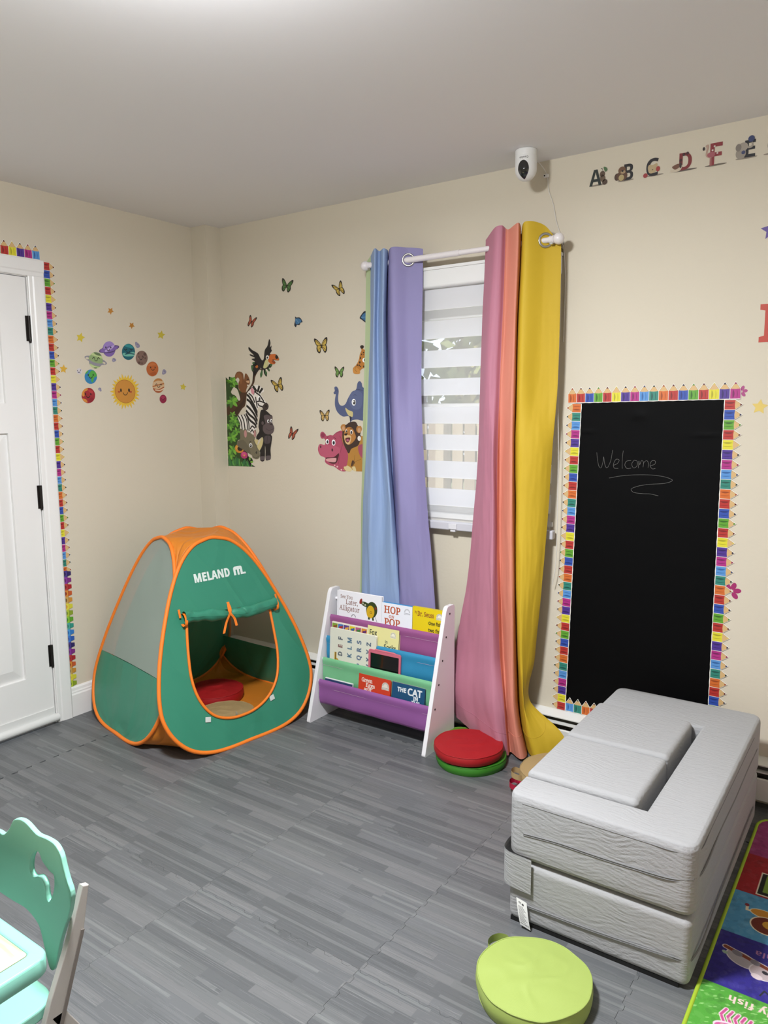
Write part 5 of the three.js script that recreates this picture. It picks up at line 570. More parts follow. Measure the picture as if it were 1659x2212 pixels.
  part('rolled_flap', sheet((u, v) => { const c = fc.getPoint(v), a = u * 6.2832, w = 0.021 + 0.008 * noise(v * 9, u * 3, 2) - 0.009 * Math.exp(-(((v - 0.46) / 0.045) ** 2)); return c.add(V(0, w * 1.15 * Math.sin(a), 0)).addScaledVector(fr.n, w * Math.cos(a)); }, 20, 70, [0.3, 1.5]), green, T);
  const ribbon = (pts, w = 0.008) => { const c = new THREE.CatmullRomCurve3(pts); return sheet((u, v) => c.getPoint(v).addScaledVector(fr.r, (u - 0.5) * w * 1.6), 2, 24); };
  part('tie_ribbon', ribbon([fr.pt(-0.002, 0.594, 0.03), fr.pt(-0.004, 0.56, 0.042), fr.pt(-0.03, 0.51, 0.03), fr.pt(-0.052, 0.468, 0.028)]), piping, T, 'orange tie ribbon');
  part('tie_ribbon', ribbon([fr.pt(0.0, 0.594, 0.03), fr.pt(-0.010, 0.555, 0.044), fr.pt(0.014, 0.52, 0.034), fr.pt(0.020, 0.488, 0.03)]), piping, T, 'orange tie ribbon');
  for (const [s, y] of [[-0.222, 0.558], [0.263, 0.532]]) { const pts = []; for (let i = 0; i < 14; i++) { const a = i / 14 * 6.2832; pts.push(fr.pt(s + 0.004 * Math.sin(a), y + 0.026 * Math.sin(a), 0.014 + 0.02 * Math.cos(a))); } const c = new THREE.CatmullRomCurve3(pts, true); part('roll_loop', sheet((u, v) => c.getPoint(v % 1).addScaledVector(fr.r, (u - 0.5) * 0.014), 2, 40), piping, T, 'orange loop holding the rolled door'); part('roll_loop', sheet((u, v) => fr.pt(s - 0.014 * Math.sign(s) * -1 + (u - 0.5) * 0.01, y + 0.01 + 0.035 * v, 0.012), 1, 4), piping, T); }
  for (const [s, y] of [[-0.198, 0.140], [0.144, 0.137]]) { const a = fr.pt(s, y, 0.003), g = new RoundedBoxGeometry(0.026, 0.022, 0.003, 2, 0.001); g.rotateZ(s * 1.2); g.rotateX(-Math.atan(0.3)); g.rotateY(82 * Math.PI / 180); g.translate(a.x, a.y, a.z); part('fastener_tab', g, M('#c9cfc9', 0.8), T, 'small white fastener square'); }
  // printed name on the front
  const toFace = (g) => { const p = g.attributes.position; for (let i = 0; i < p.count; i++) { const q = fr.pt(p.getX(i), p.getY(i), 0.0022); p.setXYZ(i, q.x, q.y, q.z); } g.computeVertexNormals(); return g; };
  const tx = new THREE.ShapeGeometry(fontBold.generateShapes('MELAND', 0.033)); tx.computeBoundingBox(); { const b = tx.boundingBox, s = 0.184 / (b.max.x - b.min.x), t = 0.036 / (b.max.y - b.min.y); tx.translate(-b.min.x, -b.min.y, 0); tx.scale(s, t, 1); tx.translate(-0.126, 0.694, 0); }
  const cm = M('#d5dfd8', 0.6);
  const bold = [[0, 0, 0], [0.0012, 0, 1], [-0.0012, 0, 2], [0, 0.001, 3], [0, -0.001, 4]].map(([dx, dy, k]) => { const g = toFace(tx.clone().translate(dx, dy, 0)); g.translate(fr.n.x * k * 6e-5, 0, fr.n.z * k * 6e-5); return g; });
  part('lettering', merge(bold), cm, T, 'white printed lettering reading MELAND');
  // the round-shouldered m mark with a foot to the right
  const mk = new THREE.Shape(); const X = 0.080, Y = 0.692; mk.moveTo(X, Y); mk.lineTo(X, Y + 0.025); mk.quadraticCurveTo(X, Y + 0.038, X + 0.013, Y + 0.038); mk.lineTo(X + 0.040, Y + 0.038); mk.quadraticCurveTo(X + 0.049, Y + 0.038, X + 0.049, Y + 0.026); mk.lineTo(X + 0.049, Y + 0.008); mk.lineTo(X + 0.064, Y + 0.008); mk.lineTo(X + 0.066, Y); mk.lineTo(X + 0.037, Y); mk.lineTo(X + 0.037, Y + 0.022); mk.quadraticCurveTo(X + 0.034, Y + 0.027, X + 0.031, Y + 0.022); mk.lineTo(X + 0.031, Y); mk.lineTo(X + 0.020, Y); mk.lineTo(X + 0.020, Y + 0.022); mk.quadraticCurveTo(X + 0.016, Y + 0.027, X + 0.012, Y + 0.022); mk.lineTo(X + 0.012, Y);
  part('emblem', toFace(new THREE.ShapeGeometry(mk)), cm, T, 'white rounded m shaped emblem');
}
// ================================================================ ROUND FLOOR CUSHIONS
function cushion(label, [x, y, z], r, h, color, handle, group = 'round floor cushions', rot = [0, 0], wrinkle = 1, tagOn = false) {
  const c = thing('floor_cushion', label, 'cushion', [x, y, z], 0, group); c.rotation.set(rot[0], 0, rot[1]);
  const m = M(color, 0.55, { bumpMap: bumpWeave, bumpScale: 0.0002, sheen: 0.2, sheenColor: new THREE.Color(color) });
  const wob = (a) => 1 + 0.012 * wrinkle * Math.sin(3 * a + x * 9) + 0.008 * wrinkle * Math.sin(7 * a + z * 5);
  const top = (q, a) => h * (0.86 + 0.14 * Math.cos(q * 1.5)) + wrinkle * (0.0035 * ridge(1.5 * noise(q * Math.cos(a) * 1.6 + z * 5, q * Math.sin(a) * 1.6 + 2, 1)) * (1 - q) + 0.004 * noise(q * Math.cos(a) * 2.4 + x * 7, q * Math.sin(a) * 2.4, 5) * (1 - q * q) - 0.004 * Math.max(0, noise(3 * Math.cos(a) + x, 3 * Math.sin(a), 8)) * q * q);
  part('top_panel', sheet((u, v) => { const a = -u * 6.2832, q = v, R = r * q * wob(a); return V(R * Math.cos(a), top(q, a), R * Math.sin(a)); }, 64, 20, [4, 1]), m, c);
  const h1 = (a) => top(1, a);
  part('side_band', sheet((u, v) => { const a = u * 6.2832, b = Math.sin(v * Math.PI), R = r * wob(a) * (1 + 0.035 * b) * (0.985 + 0.015 * v); return V(R * Math.cos(a), 0.001 + (h1(a) - 0.001) * v, R * Math.sin(a)); }, 64, 10, [6, 0.5]), m, c);
  part('bottom_panel', new THREE.CircleGeometry(r * 0.98, 48).rotateX(Math.PI / 2).translate(0, 0.0012, 0), m, c);
  const seam = []; for (let i = 0; i < 64; i++) { const a = i / 64 * 6.2832; seam.push(V(r * wob(a) * 1.002 * Math.cos(a), h1(a), r * wob(a) * 1.002 * Math.sin(a))); }
  part('seam_piping', tube(seam, 0.0017, 128, 6, true), m, c);
  if (handle !== null && handle !== undefined) {
    const d = V(Math.cos(handle), 0, Math.sin(handle)), t = V(-d.z, 0, d.x), pts = [[-0.028, 0.985], [-0.03, 1.12], [-0.012, 1.24], [0.014, 1.25], [0.032, 1.13], [0.03, 0.985]].map(([s, q]) => d.clone().multiplyScalar(r * q).addScaledVector(t, s).setY(h * 0.45 + (q > 1.1 ? 0.006 : 0)));
    const cv = new THREE.CatmullRomCurve3(pts); part('handle', sheet((u, v) => cv.getPoint(v).add(V(0, (u - 0.5) * 0.022, 0)), 2, 30), m, c);
  }
  if (tagOn) part('care_tag', sheet((u, v) => V(-0.012 + u * 0.024 + r * 0.86, h * 0.7 + v * 0.045, 0.02 + 0.012 * Math.sin(v * 2) + u * 0.01), 2, 6), M('#cfc7b0', 0.7), c, 'pale cloth care tag');
  return c;
}
cushion('lime green round cushion with a loop handle on the floor in front of the sofa', [2.522, 0, 1.322], 0.139, 0.058, '#9cae5a', -2.63);
cushion('bright green round cushion at the bottom of the pile beside the bookshelf', [1.799, 0, 0.302], 0.142, 0.042, '#357a1d', null);
cushion('red round cushion on top of the green one beside the bookshelf', [1.793, 0.043, 0.314], 0.139, 0.042, '#a31218', null, 'round floor cushions', [0, 0], 0.8);
cushion('olive green round cushion mostly hidden behind the red one under the pink curtain', [1.71, 0, 0.225], 0.12, 0.05, '#5c8a26', null);
cushion('crimson round cushion with red handle under the beige one left of the sofa', [2.195, 0, 0.375], 0.135, 0.055, '#a81236', 2.75);
cushion('beige round cushion on the pile between the yellow curtain and the sofa', [2.200, 0.057, 0.37], 0.136, 0.052, '#a98f63', 2.55);
cushion('red round cushion lying inside the tent', [0.42, 0.008, 0.43], 0.135, 0.06, '#a31218', null);
cushion('beige round cushion with a care tag just inside the tent doorway', [0.665, 0.008, 0.592], 0.13, 0.05, '#a98f63', null, 'round floor cushions', [0, 0], 1, true);
// ================================================================ SLING BOOKSHELF
const SX0 = 0.982, SX1 = 1.611, SLOPE = 0.315;
const slantZ = (y) => 0.185 + (0.571 - y) * SLOPE;
{
  const s = thing('sling_bookshelf', 'white kids sling bookshelf with mauve, blue, green and purple fabric pockets', 'bookshelf', [1.305, 0, 0.23]);
  const o = (g) => g.translate(-1.305, 0, -0.23), white = M('#e9e7ea', 0.4);
  const sd = new THREE.Shape(); sd.moveTo(0.148, 0); sd.lineTo(0.378, 0); sd.quadraticCurveTo(0.385, 0.002, 0.381, 0.014); sd.lineTo(0.214, 0.582); sd.quadraticCurveTo(0.206, 0.604, 0.190, 0.604); sd.lineTo(0.156, 0.604); sd.quadraticCurveTo(0.143, 0.604, 0.142, 0.588); sd.lineTo(0.142, 0.008); sd.quadraticCurveTo(0.142, 0, 0.148, 0);
  for (const x of [SX0, SX1]) { const g = new THREE.ExtrudeGeometry(sd, { depth: 0.016, bevelEnabled: true, bevelThickness: 0.0015, bevelSize: 0.0015, bevelSegments: 2 }); g.scale(-1, 1, 1); g.rotateY(Math.PI / 2); g.translate(x, 0, 0);
    { const p = g.attributes.position; } const gg = g; const ix = gg.attributes.position; gg.scale(1, 1, 1); const q = o(gg); q.index || 0; flip(q); part('side_panel', q, white, s); }
  const D = [[0.571], [0.475], [0.379], [0.282], [0.184]].map(([y]) => [y, slantZ(y)]);
  D.forEach(([y, z], k) => { if (k) part('dowel', o(cyl(V(SX0 + 0.014, y, z + 0.002), V(SX1 + 0.004, y, z + 0.002), 0.0055)), white, s); else part('dowel', o(cyl(V(SX0 + 0.014, y - 0.02, z - 0.012), V(SX1 + 0.004, y - 0.02, z - 0.012), 0.0065)), white, s); part('screw', o(cyl(V(SX1 + 0.016, y, z - 0.001), V(SX1 + 0.0185, y, z - 0.001), 0.0042)), M('#2a2624', 0.4, { metalness: 0.7 }), s, 'dark screw head'); });
  const cloth = (c) => M(c, 0.7, { transmission: 0.2, thickness: 0, bumpMap: bumpWeave, bumpScale: 0.0003 });
  [['#a05690', 'mauve fabric pocket'], ['#2a90bd', 'blue fabric pocket'], ['#7cc491', 'light green fabric pocket'], ['#97599e', 'purple fabric pocket']].forEach(([c, lb], i) => {
    const [y, z] = D[i + 1], dep = i === 3 ? 0.108 : 0.112;
    const path = new THREE.CatmullRomCurve3([V(0, y - 0.012, z - 0.0015), V(0, y - 0.004, z - 0.003), V(0, y + 0.0085, z + 0.002), V(0, y - 0.001, z + 0.010), V(0, y - 0.035, z + 0.008), V(0, y - dep * 0.75, z + 0.010), V(0, y - dep, z + 0.003), V(0, y - dep + 0.004, z - 0.006), V(0, y - 0.06, z - 0.0185), V(0, y - 0.01, z - 0.0185)], false, 'centripetal');
    const x0 = SX0 + 0.020, x1 = SX1 - 0.004, pk = part('sling_pocket', o(sheet((u, v) => { const p = path.getPoint(v), w = Math.sin(Math.PI * Math.min(1, Math.max(0, (v - 0.3) / 0.6))); return V(x0 + u * (x1 - x0) + 0.010 * w * (0.5 - u) * (1 - 0.6 * Math.abs(u - 0.5)), p.y + 0.004 * w * noise(u * 5, i, 2), p.z + (v < 0.62 ? 0.006 : 0) * w * (0.5 + noise(u * 6 + i * 3, v * 2, 3))); }, 60, 60, [4, 2])), cloth(c), s, lb);
    const st = []; for (let k = 0; k <= 20; k++) st.push(V(x0 + (x1 - x0) * k / 20, y - 0.026, z + 0.0105)); part('hem_stitch', o(tube(st, 0.0006, 40, 4)), M('#b89ab0', 0.8), pk);
  });
}
function flip(g) { if (g.index) { const a = g.index.array; for (let i = 0; i < a.length; i += 3) { const t = a[i]; a[i] = a[i + 1]; a[i + 1] = t; } } else { for (const k of Object.keys(g.attributes)) { const at = g.attributes[k], n = at.itemSize, arr = at.array; for (let i = 0; i < at.count; i += 3) for (let c = 0; c < n; c++) { const t = arr[i * n + c]; arr[i * n + c] = arr[(i + 1) * n + c]; arr[(i + 1) * n + c] = t; } } } g.computeVertexNormals(); return g; }
// ---------------------------------------------------------------- books
// front face of the books in each row: [height, depth there, slope]
const ROWS = { 1: [0.475, 0.2092, 0.0442], 2: [0.379, 0.2395, 0.0883], 3: [0.282, 0.270, 0.0622], 4: [0.184, 0.3009, 0.1215] };
function book(name, label, x0, x1, top, h, row, t, edge, draw, opt = {}) {
  const [yF, zF, sl] = ROWS[row], w = x1 - x0, ang = Math.atan(sl), dy = Math.cos(ang) * h, y0 = top - dy, z0 = zF - (y0 - yF) * sl + (opt.fwd ?? 0);
  const b = thing(name, label, opt.category ?? 'book', [(x0 + x1) / 2, y0, z0], 0, opt.group); b.rotation.x = -ang; if (opt.roll) b.rotation.z = opt.roll;
  const px = 900, tex = canvas(Math.ceil(w * px * 2.4), Math.ceil(h * px * 2.4), (c, W, Hh) => { c.save(); c.scale(W / w / 1000, Hh / h / 1000); draw(c, w * 1000, h * 1000); c.restore(); });
  const em = M(edge, 0.5), print = M('#ffffff', 0.35, { map: tex }), r = opt.round ?? 0;
  const fg = r ? new THREE.ExtrudeGeometry(roundRect(-w / 2, 0, w, h, r), { depth: 0.0022, bevelEnabled: false }) : new THREE.BoxGeometry(w, h, 0.0022).translate(0, h / 2, 0.0011);
  if (r) { const p = fg.attributes.position, uv = fg.attributes.uv; for (let i = 0; i < p.count; i++) uv.setXY(i, p.getX(i) / w + 0.5, p.getY(i) / h); fg.translate(0, 0, -0.0011); part('front_cover', fg.translate(0, 0, 0.0011), [print, em], b); }
  else part('front_cover', fg, [em, em, em, em, print, em], b);
  part('pages', bx(-w / 2 + 0.003, w / 2 - 0.003, 0.003, h - (opt.pageIn ?? 0.0025), -t + 0.002, 0), M(opt.pages ?? '#e8e4da', 0.8), b, 'page block');
  part('back_cover', bx(-w / 2, w / 2, 0, h, -t, -t + 0.002), em, b); part('spine', bx(-w / 2, -w / 2 + 0.002, 0, h, -t, 0), em, b);
  return b;
}
function roundRect(x, y, w, h, r) { const s = new THREE.Shape(); s.moveTo(x + r, y); s.lineTo(x + w - r, y); s.quadraticCurveTo(x + w, y, x + w, y + r); s.lineTo(x + w, y + h - r); s.quadraticCurveTo(x + w, y + h, x + w - r, y + h); s.lineTo(x + r, y + h); s.quadraticCurveTo(x, y + h, x, y + h - r); s.lineTo(x, y + r); s.quadraticCurveTo(x, y, x + r, y); return s; }
const bg = (c, w, h, col) => { c.fillStyle = col; c.fillRect(0, 0, w, h); };
const text = (c, s, x, y, px, font, col, align = 'left', sx = 1) => { c.save(); c.translate(x, y); c.scale(sx, 1); c.font = px + 'px ' + font; c.fillStyle = col; c.textAlign = align; c.fillText(s, 0, 0); c.restore(); };
const fit = (c, s, x, y, px, wid, font, col, bold = 0) => { c.save(); c.font = px + 'px ' + font; const k = wid / c.measureText(s).width; c.translate(x, y); c.scale(k, 1); c.fillStyle = col; c.fillText(s, 0, 0); if (bold) { c.lineWidth = bold; c.strokeStyle = col; c.lineJoin = 'round'; c.strokeText(s, 0, 0); } c.restore(); };
// the arched seal with rays in the upper right corner of the easy-reader covers
const seal = (c, x, y, r, col, back) => { if (back) { c.fillStyle = back; c.beginPath(); c.arc(x, y, r, Math.PI, 0); c.lineTo(x + r * 1.05, y + r * 0.8); c.lineTo(x - r * 1.05, y + r * 0.8); c.fill(); } c.strokeStyle = col; c.lineWidth = r * 0.07; for (let i = 0; i <= 12; i++) { const a = Math.PI + i / 12 * Math.PI; c.beginPath(); c.moveTo(x + r * 0.62 * Math.cos(a), y + r * 0.62 * Math.sin(a)); c.lineTo(x + r * 0.95 * Math.cos(a), y + r * 0.95 * Math.sin(a)); c.stroke(); } c.beginPath(); c.moveTo(x - r, y + r * 0.35); c.lineTo(x + r, y + r * 0.35); c.stroke(); c.beginPath(); c.moveTo(x - r, y + r * 0.62); c.lineTo(x + r, y + r * 0.62); c.stroke(); };
const G1 = 'picture books in the bookshelf';
book('picture_book', 'white picture book titled See You Later, Alligator at the top left', 1.034, 1.289, 0.602, 0.225, 1, 0.013, '#eceaf0', (c, w, h) => {
  bg(c, w, h, '#eceaf0'); c.strokeStyle = '#c9c6cf'; c.lineWidth = 1; c.beginPath(); c.moveTo(9, 0); c.lineTo(9, h); c.stroke();
  fit(c, 'See You', 19, 35, 23, 71, 'serif', '#7a4a3c', 0.4); fit(c, 'Later,', 50, 61, 31, 72, 'serif', '#7a4a3c', 0.4); fit(c, 'Alligator', 13, 91, 31, 118, 'serif', '#7a4a3c', 0.4);
  // a generic round-bodied alligator in green and yellow with a red hat
  c.fillStyle = '#33401f'; c.beginPath(); c.ellipse(200, 68, 31, 38, 0.2, 0, 7); c.fill(); c.beginPath(); c.ellipse(164, 47, 26, 11, 0.2, 0, 7); c.fill(); c.fillStyle = '#7c2c22'; c.beginPath(); c.arc(222, 58, 6, 0, 7); c.fill();
  c.fillStyle = '#d2a822'; c.beginPath(); c.ellipse(193, 78, 22, 30, 0.12, 0, 7); c.fill(); c.fillStyle = '#8c2a24'; c.beginPath(); c.ellipse(138, 36, 7, 14, 0.35, 0, 7); c.fill();
  c.fillStyle = '#dcd8c0'; for (const [x, y] of [[150, 44], [163, 50]]) { c.beginPath(); c.arc(x, y, 4.4, 0, 7); c.fill(); } c.fillStyle = '#222'; for (const [x, y] of [[150, 45], [163, 51]]) { c.beginPath(); c.arc(x, y, 2, 0, 7); c.fill(); }
  c.strokeStyle = '#4a3c14'; c.lineWidth = 1.4; c.beginPath(); c.arc(196, 80, 5, 0, 7); c.stroke(); c.fillStyle = '#33401f'; c.fillRect(180, 104, 10, 10); c.fillRect(203, 104, 10, 12); c.strokeStyle = '#222'; c.lineWidth = 1.6; c.beginPath(); c.moveTo(218, 96); c.lineTo(230, 118); c.stroke(); c.lineWidth = 2.5; c.beginPath(); c.arc(97, 116, 11, Math.PI, 0); c.stroke();
}, { group: G1 });
book('picture_book', 'white picture book titled HOP ON POP in orange letters', 1.290, 1.453, 0.579, 0.2, 1, 0.013, '#e9eaf2', (c, w, h) => {
  bg(c, w, h, '#e9eaf2'); fit(c, 'HOP', 12, 45, 43, 89, 'serif', '#b5502a', 2); fit(c, 'ON', 39, 66, 18, 29, 'serif', '#b5502a', 0.8); fit(c, 'POP', 14, 101, 43, 86, 'serif', '#b5502a', 2); seal(c, 136, 27, 16, '#5c5a60');
}, { group: G1, pages: '#3f8fc4', pageIn: -0.002 });
book('picture_book', 'yellow picture book reading By Dr. Seuss and One fish', 1.455, 1.609, 0.584, 0.205, 1, 0.013, '#dcc000', (c, w, h) => {
  bg(c, w, h, '#e2c713'); fit(c, 'By', 10, 29, 16, 13, 'serif', '#7c2a22', 0.5); fit(c, 'Dr. Seuss', 25, 38, 29, 84, 'serif', '#7c2a22', 1.2); fit(c, 'One fish', 82, 70, 20, 66, 'sans-serif', '#1c1a14', 1.4); fit(c, 'two fish', 82, 100, 20, 66, 'sans-serif', '#1c1a14', 1.4); seal(c, 137, 30, 16, '#4a4630', '#e8e4d8');
}, { group: G1, pages: '#4f86ae' });
book('board_book', 'board book with a row of coloured animal squares behind the alphabet page', 1.022, 1.229, 0.455, 0.15, 2, 0.008, '#e6dfd0', (c, w, h) => {
  bg(c, w, h, '#e6dfd0'); ['#7d9a36', '#3f72b4', '#5c3f86', '#d8c22c', '#b0547c', '#d08a34'].forEach((k, i) => { c.fillStyle = k; c.fillRect(3 + i * 34, 6, 31, 31); c.fillStyle = ['#8c4a2a', '#a82a2a', '#d8a03a', '#3a5a9c', '#3f7a3a', '#5c2a6a'][i]; c.beginPath(); c.ellipse(19 + i * 34, 22, 10, 6, 0, 0, 7); c.fill(); c.beginPath(); c.arc(27 + i * 34, 17, 4.5, 0, 7); c.fill(); c.fillRect(12 + i * 34, 24, 3, 8); c.fillRect(23 + i * 34, 24, 3, 8); });
}, { group: G1 });
book('picture_book', 'pale yellow picture book titled Fox in Socks', 1.230, 1.401, 0.470, 0.165, 2, 0.009, '#d9cf8c', (c, w, h) => {
  bg(c, w, h, '#e3dc9a'); fit(c, 'Fox', 10, 41, 33, 42, 'sans-serif', '#26302c', 1.6); fit(c, 'in', 97, 68, 20, 15, 'sans-serif', '#3a4a40', 0.6); fit(c, 'Socks', 92, 95, 31, 66, 'sans-serif', '#26302c', 1.6); seal(c, 140, 27, 15, '#5c5a48', '#ece8d4');
}, { group: G1, pages: '#2c5c80' });
book('alphabet_book', 'cream board book page printed with sideways alphabet letters', 1.029, 1.293, 0.433, 0.235, 3, 0.008, '#e8e4d4', (c, w, h) => {
  bg(c, w, h, '#dcdccc');
  const rows = [['F', 'M', 'S', 'Z'], ['E', 'L', 'R', 'Y'], ['D', 'K', 'Q', 'X'], ['', 'J', 'P', 'W'], ['', 'I', 'O', 'V']];
  rows.forEach((r, j) => r.forEach((ch, i) => { if (!ch) return; c.save(); c.translate(62 + i * 54, 44 + j * 36); c.rotate(-Math.PI / 2); c.font = '31px sans-serif'; c.textAlign = 'center'; c.lineWidth = 3.6; c.strokeStyle = j === 1 && i === 0 ? '#6e3a3c' : ['#2c3c50', '#2f5f80', '#2c4f7a', '#2f4a6a'][i]; c.setLineDash([3.4, 1.2]); c.strokeText(ch, 0, 10); c.restore(); }));
  c.fillStyle = '#c49a3a'; c.fillRect(28, 112, 12, 46); c.beginPath(); c.ellipse(40, 158, 16, 18, 0, 0, 7); c.fill(); c.fillStyle = '#3a2a1a'; c.fillRect(33, 112, 3, 40);
}, { group: G1, round: 0.012, fwd: -0.006 });
book('picture_book', 'red picture book titled Green Eggs and, in the bottom pocket', 1.222, 1.396, 0.259, 0.155, 4, 0.008, '#b8321c', (c, w, h) => {
  bg(c, w, h, '#c63a20'); fit(c, 'Green', 16, 33, 24, 60, 'serif', '#e6e0d8', 1.2); fit(c, 'Eggs', 40, 54, 24, 51, 'serif', '#e6e0d8', 1.2); fit(c, 'and', 31, 74, 24, 42, 'serif', '#e6e0d8', 1.2); seal(c, 147, 33, 19, '#6a6058', '#ddd6cc');
}, { group: G1, pages: '#ddd8cc' });
book('picture_book', 'dark blue picture book titled THE CAT IN THE', 1.404, 1.573, 0.257, 0.155, 4, 0.008, '#123c5c', (c, w, h) => {
  bg(c, w, h, '#164a70'); fit(c, 'THE', 29, 36, 25, 46, 'sans-serif', '#dfe2e4', 2); fit(c, 'CAT', 81, 42, 40, 73, 'sans-serif', '#dfe2e4', 3); fit(c, 'IN', 112, 60, 22, 25, 'sans-serif', '#dfe2e4', 2); fit(c, 'THE', 104, 80, 22, 42, 'sans-serif', '#dfe2e4', 2);
}, { group: G1, pages: '#d8d4c8' });
book('picture_book', 'thin white book just showing above the purple pocket at the left', 1.029, 1.188, 0.202, 0.1, 4, 0.007, '#e4e2e4', (c, w, h) => { bg(c, w, h, '#2c3f66'); c.fillStyle = '#e4e2e4'; c.fillRect(0, 0, w, 3); }, { group: G1 });
{ // drawing tablet leaning in front of the alphabet page
  const w = 0.172, h = 0.19, ang = Math.atan(0.0622), top = 0.371, t = thing('drawing_tablet', 'pink framed drawing tablet with a black screen leaning on the shelf', 'tablet', [1.343, top - Math.cos(ang) * h, 0.266 + 0.0622 * (0.282 - top + Math.cos(ang) * h)]);
  t.rotation.x = -ang; const pink = M('#cc6a7c', 0.4);
  const fs = roundRect(-w / 2, 0, w, h, 0.011); fs.holes.push(new THREE.Path(roundRect(-w / 2 + 0.008, 0.012, w - 0.016, h - 0.026, 0.003).getPoints()));
  part('frame', new THREE.ExtrudeGeometry(fs, { depth: 0.004, bevelEnabled: true, bevelThickness: 0.0012, bevelSize: 0.001, bevelSegments: 2 }).translate(0, 0, 0.001), pink, t);
  part('back', new THREE.ExtrudeGeometry(roundRect(-w / 2, 0, w, h, 0.011), { depth: 0.002, bevelEnabled: false }).translate(0, 0, -0.002), pink, t);
  part('screen', bx(-w / 2 + 0.007, w / 2 - 0.007, 0.011, h - 0.013, 0.0002, 0.0016), M('#060607', 0.12, { clearcoat: 0.6 }), t, 'glossy black screen');
  part('stylus', merge(cyl(V(-0.052, h + 0.001, 0.003), V(0.05, h + 0.001, 0.003), 0.0042), cyl(V(0.05, h + 0.001, 0.003), V(0.062, h + 0.001, 0.003), 0.0042, 0.001)), pink, t, 'pink stylus in the top clip');
}
